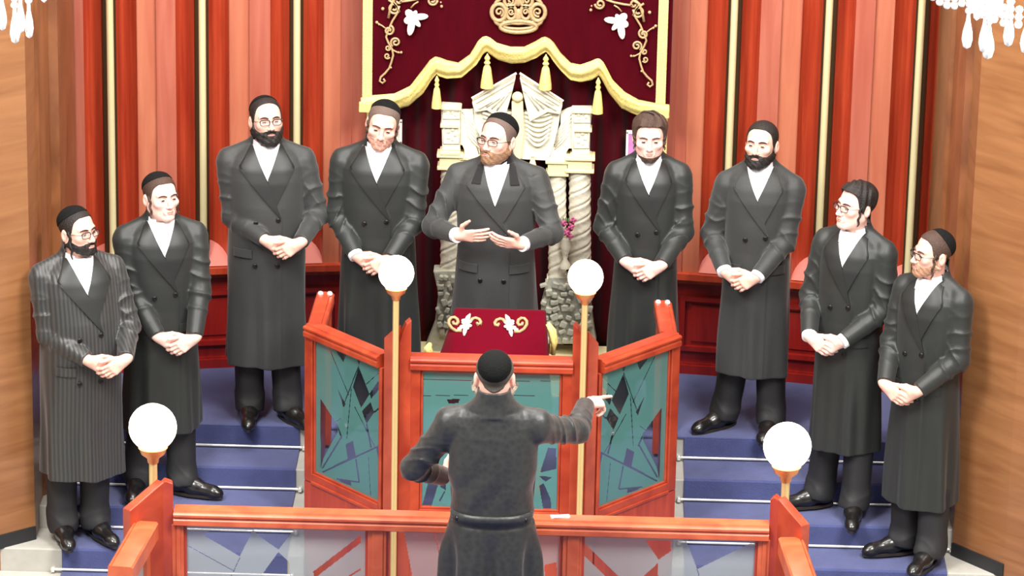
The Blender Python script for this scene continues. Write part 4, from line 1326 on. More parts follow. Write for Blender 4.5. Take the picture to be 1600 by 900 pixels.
def hand_cones(W, d, n, right, curls, thumb=(0.75, 0.6, 0.25), sc=1.0, spread=0.06):
    W, d, n = (np.array(v, float) for v in (W, d, n))
    d = d/np.linalg.norm(d); n = n-d*(n @ d); n /= np.linalg.norm(n)
    t = np.cross(d, n) if right else np.cross(n, d)
    out = [(W-d*0.02*sc, W+d*0.03*sc, 0.025*sc, 0.024*sc, 0.015)]
    offs = [0.029, 0.0098, -0.0098, -0.028]
    lens = [(0.042, 0.026, 0.020), (0.046, 0.029, 0.021), (0.043, 0.027, 0.020), (0.034, 0.021, 0.018)]
    fwd = [0.088, 0.09, 0.086, 0.079]
    for i in range(4):
        k = W+(d*fwd[i]+t*offs[i])*sc
        out.append((W+(t*offs[i]*0.55+d*0.018)*sc, k, 0.0155*sc, 0.0115*sc, 0.012))
        a = 0.0; p = k
        c = curls[i] if isinstance(curls[0], (tuple, list)) else curls
        rr = [0.0098, 0.0088, 0.0078, 0.0066]
        for j in range(3):
            a += c[j]
            v = d*math.cos(a)+n*math.sin(a)+t*spread*(1.5-i)
            q = p+v/np.linalg.norm(v)*lens[i][j]*sc
            out.append((p, q, rr[j]*sc*(0.9 if i == 3 else 1), rr[j+1]*sc*(0.9 if i == 3 else 1), 0.0035))
            p = q
    b = W+(d*0.022+t*0.02+n*0.004)*sc
    tv = t*thumb[0]+d*thumb[1]+n*thumb[2]; tv /= np.linalg.norm(tv)
    tv2 = t*thumb[0]*0.55+d*(thumb[1]+0.25)+n*thumb[2]; tv2 /= np.linalg.norm(tv2)
    q1 = b+tv*0.046*sc; q2 = q1+tv2*0.034*sc; q3 = q2+tv2*0.026*sc
    out += [(b, q1, 0.0165*sc, 0.0125*sc, 0.010), (q1, q2, 0.0122*sc, 0.0105*sc, 0.004), (q2, q3, 0.0105*sc, 0.0078*sc, 0.004)]
    return out

ZS = [0.25, 0.60, 0.90, 1.05, 1.20, 1.33, 1.40, 1.44, 1.475, 1.505, 1.55]
CA = [0.205, 0.197, 0.187, 0.178, 0.184, 0.190, 0.188, 0.172, 0.126, 0.080, 0.070]
CB = [0.165, 0.155, 0.148, 0.138, 0.138, 0.130, 0.116, 0.100, 0.086, 0.078, 0.074]
CO = [0.0, 0.0, 0.0, 0.0, 0.0, 0.0, 0.004, 0.010, 0.016, 0.020, 0.022]

SHOE = None
def shoe_mesh():
    global SHOE
    if SHOE: return SHOE
    f = Field((-0.07, -0.25, -0.005), (0.07, 0.11, 0.14), 0.004)
    def up(X, Y, Z):
        v = (Y+0.2)/0.28
        w = 0.030+0.016*np.sin(np.clip(v, 0, 1)*PI*0.62+0.55)*1.0
        d = np.sqrt(np.maximum(0, np.abs(X+0.006*np.sin(v*3))/w)**2+np.zeros_like(Z))
        return d
    f.cone((0.0, -0.165, 0.034), (0.0, -0.06, 0.044), 0.033, 0.042, 0.0)
    f.cone((0.0, -0.06, 0.044), (0.0, 0.045, 0.048), 0.042, 0.036, 0.03)
    f.cone((0.0, 0.03, 0.05), (0.0, 0.035, 0.105), 0.037, 0.036, 0.03)
    f.cone((0.0, -0.07, 0.055), (0.0, 0.0, 0.085), 0.032, 0.036, 0.03)
    f.ball((0.003, -0.185, 0.026), (0.034, 0.042, 0.027), 0.03)
    f.cut(lambda X, Y, Z: np.maximum(Z-0.008, -1)+0*X+0*Y, (-0.08, -0.26, -0.01), (0.08, 0.12, 0.15))
    a = f.mesh('shoe')
    m = MB()
    pl = [(0.032*math.sin(t)*(1.0 if math.cos(t) > 0 else 1.12)+0.002, -0.06-0.165*math.cos(t) if math.cos(t) > 0 else -0.06-0.145*math.cos(t)) for t in [2*PI*i/36 for i in range(36)]]
    m.prism([(x*1.22, y) for x, y in pl], 0.014, lambda u, v, w: (u, v, w-0.0005))
    sm = bpy.data.meshes.new('sole'); sm.from_pydata(m.v, [], m.f)
    ml = MB()
    for i in range(4):
        y = -0.03-0.02*i; z = 0.098-0.0105*i
        ml.tube([(-0.016, y, z-0.004), (0, y-0.004, z+0.002), (0.016, y, z-0.004)], 0.0028, 6)
    lm = bpy.data.meshes.new('laces'); lm.from_pydata(ml.v, [], ml.f)
    a.materials.append(M['shoe']); sm.materials.append(M['sole']); lm.materials.append(M['shoe'])
    SHOE = (a, sm, lm)
    return SHOE

def put(name, me, mats, parent, T=None):
    if mats is not None:
        for m in (mats if isinstance(mats, (list, tuple)) else [mats]): me.materials.append(m)
    o = bpy.data.objects.new(name, me); COL.objects.link(o); o.parent = parent
    if T is not None: o.matrix_local = T
    return o

def make_person(label, X, Y, Z, rot, H, wide=1.0, deep=1.0, belly=0.0, head=(0, 0, 0), hz=1.0, hx=0.0, hy=-0.225, over='L', hands=None, poles=None,
                skin='skin', fat=1.0, hair='hair', crop=True, cap=None, hairline=0.062, beard=None, locks=True, lock_len=0.10, glasses=False,
                coat='coat', hem=0.34, cuffs=(False, False), velvet=False, back_view=False, feet=((-0.11, 0.0, -12), (0.11, -0.02, 14)), lean=0.0, hs=1.0, vz=1.345, sh=0.0, lapel='lapel'):
    k = H/1.75
    zs = np.array(ZS)*k
    ca = np.array(CA)*wide; cb = np.array(CB)*deep
    cb = cb+belly*np.exp(-((zs-1.05*k)/0.22)**2)
    ca = ca+0.6*belly*np.exp(-((zs-1.05*k)/0.25)**2)
    co = np.array(CO)-0.6*belly*np.exp(-((zs-1.05*k)/0.22)**2)
    if back_view:                                                     # tight waist seam and gathered skirt
        ca = ca*np.interp(zs, [0.3*k, 0.95*k, 1.02*k, 1.2*k, 1.6*k], [1.08, 1.04, 0.97, 1.0, 1.0])
    HZ = H-0.121
    Rh = rotm(*[math.radians(v) for v in head])
    HP = np.array((0.0, -0.012, HZ))                                  # head origin (eye level)
    PV = np.array((0.0, 0.018, -0.10))                                # neck pivot in the head
    HO = HP+PV-Rh @ PV
    def tohead(X_, Y_, Z_):
        x, y, z = X_-HO[0], Y_-HO[1], Z_-HO[2]
        s = 1/(0.95*hs)
        return ((Rh[0, 0]*x+Rh[1, 0]*y+Rh[2, 0]*z)/(1.03*hs), (Rh[0, 1]*x+Rh[1, 1]*y+Rh[2, 1]*z)*s, (Rh[0, 2]*x+Rh[1, 2]*y+Rh[2, 2]*z)*s)
    HS = np.array((1.03, 0.95, 0.95))*hs
    def H2W(p): return HO+Rh @ (np.array(p)*HS)
    THead = Matrix.Translation(HO) @ Matrix(Rh.tolist()).to_4x4() @ Matrix.Diagonal((1.03*hs, 0.95*hs, 0.95*hs, 1.0))

    # --- pose of the arms
    SR = np.array((-0.184*wide, 0.012, (1.405+sh)*k)); SL = np.array((0.184*wide, 0.012, (1.405+sh)*k))
    if hands is None:
        yy = hy*deep-belly*0.9
        a_w = np.array((hx-0.088, yy+0.02, hz+0.035)); b_w = np.array((hx+0.088, yy, hz+0.035))
        hR = (a_w, (0.86, -0.06, -0.5), (0.1, 0.9, -0.15), (0.42, 0.5, 0.35), (0.6, 0.75, 0.1))
        hL = (b_w, (-0.86, -0.10, -0.5), (-0.1, 0.9, -0.15), (0.42, 0.55, 0.4), (0.6, 0.75, 0.1))
        if over == 'L': hL[0][1] -= 0.028
        else: hR[0][1] -= 0.046
    else: hR, hL = hands
    pR, pL = poles or ((-0.52, 0.5, -0.62), (0.52, 0.5, -0.62))
    l1, l2 = 0.285*k, 0.262*k
    ER, EL = ik(SR, hR[0], l1, l2, pR), ik(SL, hL[0], l1, l2, pL)

    # --- the body: one continuous skin from head to ankles
    prim = []
    ends = []
    for S_, E_, hd, right in ((SR, ER, hR, True), (SL, EL, hL, False)):
        prim += [(S_, E_, 0.045, 0.038, 0.02), (E_, hd[0], 0.037, 0.027, 0.012)]
        prim += hand_cones(hd[0], hd[1], hd[2], right, hd[3], hd[4], sc=0.96)
    prim += [((0, 0.02, 1.05*k), (0, 0.015, 1.33*k), 0.10, 0.105, 0.05), ((-0.13, 0.012, 1.38*k), (0.13, 0.012, 1.38*k), 0.05, 0.05, 0.05),
             ((0, 0.0, 0.86*k), (0, 0.02, 1.05*k), 0.10, 0.10, 0.05), (tuple((0, 0.022, 1.36*k)), tuple(HO+Rh @ np.array((0, 0.012, -0.055))), 0.057*fat, 0.056*fat, 0.03)]
    for fx, fy, fa in feet:
        s_ = -1 if fx < 0 else 1
        prim += [((s_*0.075, 0.0, 0.86*k), (fx*0.95, fy, 0.47*k), 0.075, 0.05, 0.04), ((fx*0.95, fy, 0.47*k), (fx, fy+0.03, 0.09), 0.046, 0.034, 0.02)]
    pts = np.array([p for q in prim for p in q[:2]])
    lo = pts.min(0)-0.12; hi = pts.max(0)+0.12
    hi[2] = max(hi[2], H+0.03); lo[2] = 0.04
    lo[1] = min(lo[1], HO[1]-0.14); hi[1] = max(hi[1], HO[1]+0.13)
    f = Field(lo, hi, 0.0035)
    f.add(lambda a, b, c: face(*tohead(a, b, c), fat)*0.955, HO-0.15, HO+0.15)
    for a, b, ra, rb, kk in prim: f.cone(a, b, ra, rb, kk)
    body = put('person', f.mesh('body'), M[skin], None)
    del f
    body.location = (X, Y, Z); body.rotation_euler = (lean, 0, math.radians(rot))
    tag(body, label, 'person')

    # --- coat
    pex = 2.35
    def prof(Z_):
        a = np.interp(Z_, zs, ca); b = np.interp(Z_, zs, cb); o = np.interp(Z_, zs, co)
        return a, b, o
    def torso(X_, Y_, Z_):
        a, b, o = prof(Z_)
        q = (np.abs(X_)/a)**pex+(np.abs(Y_-o)/b)**pex
        r = q**(1/pex)
        return (r-1)*np.minimum(a, b)
    zh = hem*k
    fl = Field((-0.5*max(1, wide), -0.55, zh-0.05), (0.5*max(1, wide), 0.4, 1.62*k), 0.0055) if hands is None else \
         Field(np.minimum(np.minimum(ER, EL), np.minimum(hR[0], hL[0]))*np.array((1, 1, 0))+np.array((-0.13, -0.13, zh-0.05))-np.array((0.12, 0.12, 0)),
               np.maximum(np.maximum(ER, EL), np.maximum(hR[0], hL[0]))*np.array((1, 1, 0))+np.array((0.25, 0.27, 1.62*k)), 0.0055)
    fl.add(lambda a, b, c: torso(a, b, c), (-0.3*wide, -0.3, zh-0.03), (0.3*wide, 0.26, 1.58*k))
    ph = X*7.3
    def drape(a, b, c):                                              # soft vertical folds in the skirt
        an = np.arctan2(b, a)
        amp = 0.011*ss(-c, -0.98*k, -0.45*k) if not back_view else 0.016*ss(-c, -1.0*k, -0.8*k)
        return amp*(np.sin(an*6+ph+1.5*np.sin(c*2.2))+0.5*np.sin(an*11+ph*2))+0*c
    fl.move(drape, (-0.32*wide, -0.32, zh-0.05), (0.32*wide, 0.3, 1.1*k))
    if not back_view:                                                # overlapping front edge
        xe = lambda c: np.where(c > 1.155*k, 0.075-(c-1.155*k)*0.37, 0.075)*wide
        fl.move(lambda a, b, c: 0.006*ss(xe(c)-a, -0.003, 0.003)*(b < -0.02)*(1-ss(c, 1.14*k, 1.25*k))*ss(a, -0.12, -0.02), (-0.3*wide, -0.4, zh-0.05), (0.2, 0.0, 1.26*k))
    else:
        fl.move(lambda a, b, c: 0.003*np.exp(-((c-1.045*k)/0.02)**2)-0.007*np.exp(-((c-1.0*k)/0.012)**2), (-0.32*wide, -0.32, 0.95*k), (0.32*wide, 0.3, 1.12*k))
        fl.move(lambda a, b, c: 0.006*np.sin((c*26+a*26)+2*np.sin(a*9))*np.exp(-((c-1.16*k)/0.09)**2)*(b > 0), (-0.25, 0, 1.0*k), (0.25, 0.3, 1.35*k))
    fl.add(lambda a, b, c: np.maximum(torso(a, b, c), zh-c), (-0.01, -0.01, zh), (-0.005, -0.005, zh+0.001))
    # sleeves with wrinkles gathered at the elbow
    for S_, E_, hd, sd in ((SR, ER, hR, -1), (SL, EL, hL, 1)):
        W_ = np.array(hd[0])
        v = (W_-E_); Lf = np.linalg.norm(v); v = v/Lf
        We = W_-v*0.012
        u1 = (E_-S_)/np.linalg.norm(E_-S_)
        def sleeve(a, b, c, S_=S_, E_=E_, We=We, v=v, u1=u1, sd=sd):
            up_ = cone_d(a, b, c, S_, E_, 0.068, 0.057)
            lo_ = cone_d(a, b, c, E_, We, 0.057, 0.043)
            lo_ = np.maximum(lo_, (a-We[0])*v[0]+(b-We[1])*v[1]+(c-We[2])*v[2])
            d = smin(up_, lo_, 0.02)
            s1 = (a-S_[0])*u1[0]+(b-S_[1])*u1[1]+(c-S_[2])*u1[2]
            s2 = (a-E_[0])*v[0]+(b-E_[1])*v[1]+(c-E_[2])*v[2]
            cr = np.cross(u1, v); 
            side = (a-E_[0])*cr[0]+(b-E_[1])*cr[1]+(c-E_[2])*cr[2]
            w1 = np.exp(-((s1-0.17)/0.085)**2)
            w2 = np.exp(-((s2-0.05)/0.075)**2)
            rg = lambda q: (1-np.abs(np.sin(q)))**2-0.25
            wr = 0.0115*rg(s1*38+side*16+1.6*np.sin(side*30+ph)+ph)*w1+0.0115*rg(s2*40-side*20+1.8*np.sin(side*26+ph*2))*w2
            wr = wr+0.004*rg(s1*24+side*26+ph*3)*np.exp(-((s1-0.08)/0.07)**2)
            return d-wr
        L_ = np.minimum(np.minimum(S_, E_), We)-0.085; U_ = np.maximum(np.maximum(S_, E_), We)+0.085
        fl.add(sleeve, L_, U_, 0.016)
    # padded shoulders and stand of the collar
    for s_ in (-1, 1):
        fl.cone((s_*0.056, 0.024, 1.500*k), (s_*0.196*wide, 0.012, (1.452+sh)*k), 0.038, 0.028, 0.03 if sh <= 0 else 0.07)
    def collar(a, b, c):
        rr = np.sqrt((a/1.0)**2+((b-0.02)/1.0)**2)
        R_ = 0.076+(1.50*k-c)*0.45
        d = np.maximum(np.abs(rr-R_)-0.0075, np.maximum(c-(1.530*k+0.22*(b-0.02)), (1.468 if not back_view else 1.487)*k-c))
        return np.maximum(d, -b-0.035)
    if not velvet: fl.add(collar, (-0.12, -0.06, 1.42*k), (0.12, 0.13, 1.60*k), 0.014)
    fl.cut(lambda a, b, c: (c-zh-0.004*np.sin(a*9+ph))+0*b, (-1, -1, zh-0.06), (1, 1, zh+0.02))
    # open the neck
    fl.cut(lambda a, b, c: np.maximum(np.sqrt(a*a+(b-0.018)**2)-0.062*fat-0.004, 1.44*k-c), (-0.1, -0.1, 1.43*k), (0.1, 0.13, 1.62*k))
    fl.cut(lambda a, b, c: np.maximum(np.maximum(np.sqrt(a*a+(b-0.018)**2)-0.10, b+0.012), 1.478*k+0.35*np.abs(a)-c), (-0.12, -0.12, 1.44*k), (0.12, 0.0, 1.64*k))
    coat_o = put('coat', fl.mesh('coat'), M[coat], body)
    del fl

    # --- things laid on the coat front
    def fy(x, z, off=0.0):
        a, b, o = (float(np.interp(z, zs, q)) for q in (ca, cb, co))
        t = max(0.0, 1-(abs(x)/a)**pex)
        return o-b*t**(1/pex)-off
    def panel_mesh(m, rows, off, mi=0, th=0.004):
        """rows: list of (z, x_left, x_right) from top to bottom"""
        nu = 8
        for lay, o_ in ((0, off), (1, off-th)):
            vs = []
            for z, xl, xr in rows:
                for i in range(nu+1):
                    x = xl+(xr-xl)*i/nu
                    vs.append((x, fy(x, z, o_), z))
            fs = [(r*(nu+1)+i, (r+1)*(nu+1)+i, (r+1)*(nu+1)+i+1, r*(nu+1)+i+1) for r in range(len(rows)-1) for i in range(nu)]
            m.add(vs, fs if lay == 0 else [q[::-1] for q in fs], mi)
        # rim
        b = len(m.v); n1 = len(rows)*(nu+1)
        f0, f1 = b-2*n1, b-n1
        ring = [i for i in range(nu+1)]+[r*(nu+1)+nu for r in range(1, len(rows))]+[(len(rows)-1)*(nu+1)+i for i in range(nu-1, -1, -1)]+[r*(nu+1) for r in range(len(rows)-2, 0, -1)]
        for i in range(len(ring)):
            p, q = ring[i], ring[(i+1) % len(ring)]
            m.f.append((f0+p, f0+q, f1+q, f1+p)); m.m.append(mi)
    vzk = vz*k; bt = 1.155*k; ZN = 1.512*k
    if not back_view:
        sm = MB()
        N = 14
        rows = []
        for i in range(N+1):
            z = ZN-(ZN-vzk)*i/N
            f_ = 1-i/N
            rows.append((z, -0.072*f_**0.95-0.002+0.006*wide*(1-f_), 0.072*f_**0.95+0.010*(1-f_)))
        panel_mesh(sm, rows, 0.0075)
        # shirt collar: band open at the throat with two points
        n = 40
        for lay in (0, 1):
            vs = []
            for i in range(n+1):
                a = math.radians(-90+24)+(2*PI-math.radians(48))*i/n
                r = 0.0655*fat+0.003*lay
                for j in range(3):
                    z = 1.468*k+(0.075+0.006*math.sin(a))*j/2+0.016*math.sin(a)
                    vs.append((r*math.cos(a)*(1+0.05*(2-j)), 0.016+r*math.sin(a)*(1+0.05*(2-j)), z))
            fs = [(i*3+j, (i+1)*3+j, (i+1)*3+j+1, i*3+j+1) for i in range(n) for j in range(2)]
            sm.add(vs, fs if lay else [q[::-1] for q in fs])
        for s_ in (-1, 1):
            P0 = [(s_*0.022, 0.016-0.070*fat, 1.508*k), (s_*0.052, 0.016-0.052*fat, 1.525*k), (s_*0.048, fy(0.048, 1.465*k, 0.014), 1.462*k), (s_*0.016, fy(0.016, 1.475*k, 0.016), 1.470*k)]
            sm.add(P0+[(x, y-0.004, z) for x, y, z in P0], [(0, 1, 2, 3), (7, 6, 5, 4)] if s_ < 0 else [(3, 2, 1, 0), (4, 5, 6, 7)])
        put_mesh(sm, 'shirt', M['shirt'], body, 180)
        for s_ in (-1, 1):                                           # lapels
            lm = MB(); rows = []
            N = 22
            zb = bt if s_ < 0 else 1.225*k
            for i in range(N+1):
                z = ZN-(ZN-zb)*i/N
                fi = (ZN-z)/(ZN-vzk)
                inner = 0.070*max(0, 1-fi)**0.95
                peak = 1.41*k
                if z > peak: outer = 0.080+(0.138*wide-0.080)*(ZN-z)/(ZN-peak)
                else: outer = 0.138*wide+(0.0-0.138*wide)*((peak-z)/(peak-zb))
                if s_ < 0:
                    xi = -inner if z > vzk else 0.006+(0.07*wide-0.006)*(vzk-z)/(vzk-zb)
                    xo = -outer if z > peak else -0.138*wide+(0.066*wide+0.138*wide)*((peak-z)/(peak-zb))
                    if xo > xi: xo = xi-0.001
                    rows.append((z, xo, xi))
                else:
                    edge = 0.006+(0.07*wide-0.006)*max(0, (vzk-z))/(vzk-bt)
                    xi = inner if z > vzk else edge
                    xo = outer if z > peak else 0.138*wide+(0.045*wide-0.138*wide)*((peak-z)/(peak-zb))
                    if xo < xi: xo = xi+0.001
                    rows.append((z, xi, xo))
            panel_mesh(lm, rows, 0.0125 if s_ < 0 else 0.0105, 0, 0.005)
            put_mesh(lm, 'lapel', M[lapel], body, 60)
        for x, z in ((-0.055, 1.13), (0.055, 1.145), (-0.06, 0.90), (0.05, 0.90)):
            bm_ = MB()
            x *= wide
            y = fy(x, z*k, 0.009)
            pr = MB().lathe([(0.001, 0), (0.0125, 0), (0.0125, 0.004), (0.009, 0.006), (0.001, 0.005)], (0, 0, 0), 14)
            bm_.add([(x+v[0], y-v[2], z*k+v[1]) for v in pr.v], pr.f)
            put_mesh(bm_, 'button', M['button'], body, 60)
        for s_ in (-1, 1):                                           # pocket flaps
            pm = MB()
            xa, xb = sorted((s_*0.075*wide, s_*0.165*wide))
            panel_mesh(pm, [(0.985*k-0.045*i/4, xa, xb) for i in range(5)], 0.013, 0, 0.004)
            put_mesh(pm, 'pocket_flap', M[coat], coat_o, 60)
    else:
        for s_ in (-1, 1):                                           # half belt ends with buttons at the waist seam
            m = MB()
            a, b, o = (float(np.interp(1.03*k, zs, q)) for q in (ca, cb, co))
            th = math.radians(90-s_*52)
            x, y = a*math.copysign(abs(math.cos(th))**0.85, math.cos(th)), o+b*abs(math.sin(th))**0.85
            m.ball((x, y+0.012, 1.03*k), (0.013, 0.010, 0.013), 12)
            put_mesh(m, 'button', M['button'], body, 60)
        m = MB(); vs = []
        for j in range(2):
            for i in range(41):
                th = math.radians(22+136*i/40)
                z = (1.022+0.036*j)*k
                a, b, o = (float(np.interp(z, zs, q)) for q in (ca, cb, co))
                vs.append(((a+0.012)*math.copysign(abs(math.cos(th))**0.851, math.cos(th)), o+(b+0.014)*abs(math.sin(th))**0.851, z))
        m.add(vs, [(i, i+1, 42+i, 41+i) for i in range(40)])
        mo_ = put_mesh(m, 'half_belt', M[coat], body, 60)
        sd_ = mo_.modifiers.new('thickness', 'SOLIDIFY'); sd_.thickness = 0.006
        sm = MB(); n = 40
        vs = []
        for i in range(n):
            a = 2*PI*i/n
            for j in range(3): vs.append((0.0655*fat*math.cos(a), 0.016+0.0655*fat*math.sin(a), 1.47*k+0.055*j/2+0.014*math.sin(a)))
        sm.add(vs, [(i*3+j, ((i+1) % n)*3+j, ((i+1) % n)*3+j+1, i*3+j+1) for i in range(n) for j in range(2)])
        put_mesh(sm, 'shirt', M['shirt'], body, 180)
    if velvet:
        fv = Field((-0.13, -0.10, 1.38*k), (0.13, 0.14, 1.62*k), 0.004)
        def vcol(a, b, c):
            rr = np.sqrt(a**2+(b-0.02)**2)
            R_ = 0.078+(1.50*k-c)*0.35
            d = np.maximum(np.abs(rr-R_)-0.008, np.maximum(c-(1.548*k+0.22*(b-0.02)), 1.45*k-c))
            return np.maximum(d, -b-0.052)
        fv.add(vcol, (-0.12, -0.09, 1.4*k), (0.12, 0.13, 1.6*k))
        put('velvet_collar', fv.mesh('velvet_collar'), M['navy_collar'], body)
        for s_ in (-1, 1):
            lm = MB()
            rows = [((1.515-0.095*i/8)*k, *sorted((s_*(0.066+0.012*i/8), s_*(0.092+0.034*i/8)))) for i in range(9)]
            panel_mesh(lm, rows, 0.020, 0, 0.006)
            put_mesh(lm, 'velvet_collar', M['navy_collar'], body, 60)
    # shirt cuffs
    for on, hd, E_ in ((cuffs[0], hR, ER), (cuffs[1], hL, EL)):
        if not on: continue
        W_ = np.array(hd[0]); v = (W_-E_)/np.linalg.norm(W_-E_)
        m = MB(); m.tube([W_-v*0.035, W_+v*0.010, W_+v*0.012], [0.0415, 0.0385, 0.030], 24)
        put_mesh(m, 'shirt_cuff', M['shirt'], body, 60)
    # --- trousers and shoes
    if hem > 0.1:
        ft = Field((-0.30, -0.24, 0.015), (0.27, 0.25, (hem+0.16)*k), 0.006)
        for fx, fy_, fa in feet:
            t_ = (hem+0.07)*k
            ft.cone((math.copysign(min(abs(fx), 0.095), fx), fy_*0.5+0.012, t_), (fx, fy_+0.022, 0.08), 0.080, 0.074, 0.0)
            ft.cone((fx, fy_+0.03, 0.12), (fx, fy_-0.01, 0.07), 0.070, 0.072, 0.03)
        ft.move(lambda a, b, c: 0.0035*(1-np.abs(np.sin(c*26+a*12+2*np.sin(a*14+ph))))**2*ss(-c, -0.24, -0.10)+0.003*np.sin(a*60+ph+c*4), (-0.3, -0.3, 0.0), (0.3, 0.3, (hem+0.14)*k))
        ft.cut(lambda a, b, c: c-0.034-0.28*np.clip(-b, -0.06, 0.15)+0*a, (-0.3, -0.3, 0), (0.3, 0.3, 0.2))
        put('trousers', ft.mesh('trousers'), M['trouser'], body)
        sa, sl_, sx = shoe_mesh()
        for fx, fy_, fa in feet:
            T = Matrix.Translation((fx, fy_, 0)) @ Matrix.Rotation(math.radians(fa), 4, 'Z')
            so = put('shoe', sa, None, body, T)
            put('sole', sl_, None, so); put('laces', sx, None, so)

    # --- head: hair, cap, beard, sidelocks, features
    def hblock(h=0.0032, m=0.15): return Field(HO-m, HO+m, h)
    zl = lambda y: np.interp(y, [-0.12, -0.085, -0.06, -0.045, -0.035, -0.012, 0.0, 0.012, 0.045, 0.06, 0.08, 0.13], [hairline+0.004, hairline, hairline-0.006, hairline-0.028, 0.014, -0.02, 0.0, 0.026, 0.018, -0.035, -0.062, -0.07])
    thick = 0.0045 if crop else 0.011
    fh_ = hblock()
    def hair_d(a, b, c):
        x, y, z = tohead(a, b, c)
        d = smin(skull(x, y, z, fat), cone_d(x, y, z, np.array((0, 0.014, -0.05)), np.array((0, 0.03, -0.2)), 0.0585*fat, 0.0585*fat), 0.02)-thick-(0.0 if crop else 0.006*ss(z, 0.03, 0.09))
        if not crop: d = d-0.0035*np.sin(x*120+y*60+3*np.sin(y*40))
        g = zl(y)-z
        return np.maximum(d, g)*0.955
    fh_.add(hair_d, HO-0.14, HO+0.14)
    put('hair', fh_.mesh('hair'), M[hair], body)
    if cap:
        ty, tx, cz, bulk = cap                                       # tilt back, tilt aside, plane height, thickness
        fc = hblock()
        nv = np.array((math.sin(tx), math.sin(ty), math.cos(ty)*math.cos(tx)))
        def cap_d(a, b, c):
            x, y, z = tohead(a, b, c)
            d = skull(x, y, z)-0.0085-bulk*ss(x*nv[0]+y*nv[1]+z*nv[2], cz, cz+0.04)
            return -smin(-np.maximum(d, cz-(x*nv[0]+y*nv[1]+z*nv[2])), -d+0.0, 0.001)*0.955
        fc.add(cap_d, HO-0.145, HO+0.145)
        put('skullcap', fc.mesh('skullcap'), M['cap'], body)
    if beard:
        bm_, ln, full_, top_ = beard['mat'], beard.get('len', 0.0), beard.get('full', 0.008), beard.get('top', 0.0)
        fb2 = hblock(m=0.19)
        low = beard.get('cheek', 0.0)
        def beard_d(a, b, c):
            x, y, z = tohead(a, b, c)
            A_ = np.abs(x)
            d = face(x, y, z, fat)-full_
            if ln > 0:
                d = smin(d, cone_d(A_, y, z, np.array((0.03, -0.055, -0.085)), np.array((0.014, -0.075-ln*0.15, -0.105-ln)), 0.030, 0.018), 0.03)
            d = d+0.0022*np.sin(x*190+z*60)*np.sin(z*150+y*90)
            line = np.interp(y, [-0.13, -0.10, -0.088, -0.065, -0.03, -0.012, 0.012, 0.05], [-0.05, -0.05, -0.056, -0.052-low, -0.030-low, 0.004, 0.0, -0.07])
            g = z-line
            must = np.maximum(np.maximum(A_-0.031, z+0.046+0.25*A_), -0.066-z) if beard.get('mustache', True) else g*0+1
            g = np.minimum(g, np.maximum(must, y+0.07))
            mouth = ell_d(x, y, z, (0, -0.105, -0.071), (0.021, 0.03, 0.0075))
            if beard.get('strap'):                                   # narrow line along the jaw only
                g = np.maximum(g, -(0.0)+np.minimum(z+0.088, np.maximum(0.047-A_, z+0.2)))
            back = y-0.002-0.03*ss(-z, 0.03, 0.08)
            d = np.maximum(d, -ell_d(A_, y, z, (0.084, 0.012, -0.008), (0.020, 0.030, 0.042)))
            return np.maximum(np.maximum(np.maximum(d, g), -mouth), back)*0.955
        fb2.add(beard_d, HO-0.185, HO+0.16)
        put('beard', fb2.mesh('beard'), M[bm_], body)
    if locks:
        for s_ in (-1, 1):
            m = MB()
            P0 = [(s_*(0.069*fat+0.006+0.0035*math.sin(i*1.1)), -0.026+0.0045*math.cos(i*1.1)-0.0006*i, 0.02-(lock_len+0.02)*i/14) for i in range(15)]
            m.tube([H2W(p) for p in P0], [0.006]*12+[0.005, 0.004, 0.002], 8)
            put_mesh(m, 'sidelock', M[hair if not crop or hair != 'hair_crop' else 'hair_brown'], body, 180)
    for s_ in (-1, 1):
        e = MB()
        e.ball((s_*0.031, -0.0805, 0.0), 0.0125, 20, 0)
        e.ball((s_*0.031, -0.0893, -0.001), (0.0085, 0.0045, 0.0075), 14, 1)
        lid = MB().ball((0, 0, 0), 0.0138, 20)
        keep = [q for q in lid.f if sum(lid.v[i][2] for i in q)/len(q) > 0.0027 or sum(lid.v[i][2] for i in q)/len(q) < -0.0044]
        e.add([(s_*0.031+x, -0.0805+y, z) for x, y, z in lid.v], keep, 2)
        o = put_mesh(e, 'eye', [M['eye'], M['iris'], M[skin]], body, 180); o.matrix_local = THead
        b = MB()
        b.tube([(s_*0.012, -0.097, 0.019), (s_*0.026, -0.0965, 0.0245), (s_*0.038, -0.09, 0.0245), (s_*0.050, -0.078, 0.018)], [0.003, 0.0043, 0.004, 0.002], 8)
        o = put_mesh(b, 'eyebrow', M['hair_brown' if beard is None or beard['mat'] != 'hair' else 'hair'], body, 180); o.matrix_local = THead
    b = MB()
    b.tube([(-0.022, -0.0935, -0.0685), (-0.009, -0.1025, -0.0650), (0, -0.1035, -0.0662), (0.009, -0.1025, -0.0650), (0.022, -0.0935, -0.0685)], [0.0016, 0.0038, 0.0034, 0.0038, 0.0016], 8)
    b.tube([(-0.02, -0.0935, -0.0705), (-0.008, -0.1015, -0.0742), (0.008, -0.1015, -0.0742), (0.02, -0.0935, -0.0705)], [0.0016, 0.0045, 0.0045, 0.0016], 8)
    o = put_mesh(b, 'lips', M['lips'], body, 180); o.matrix_local = THead
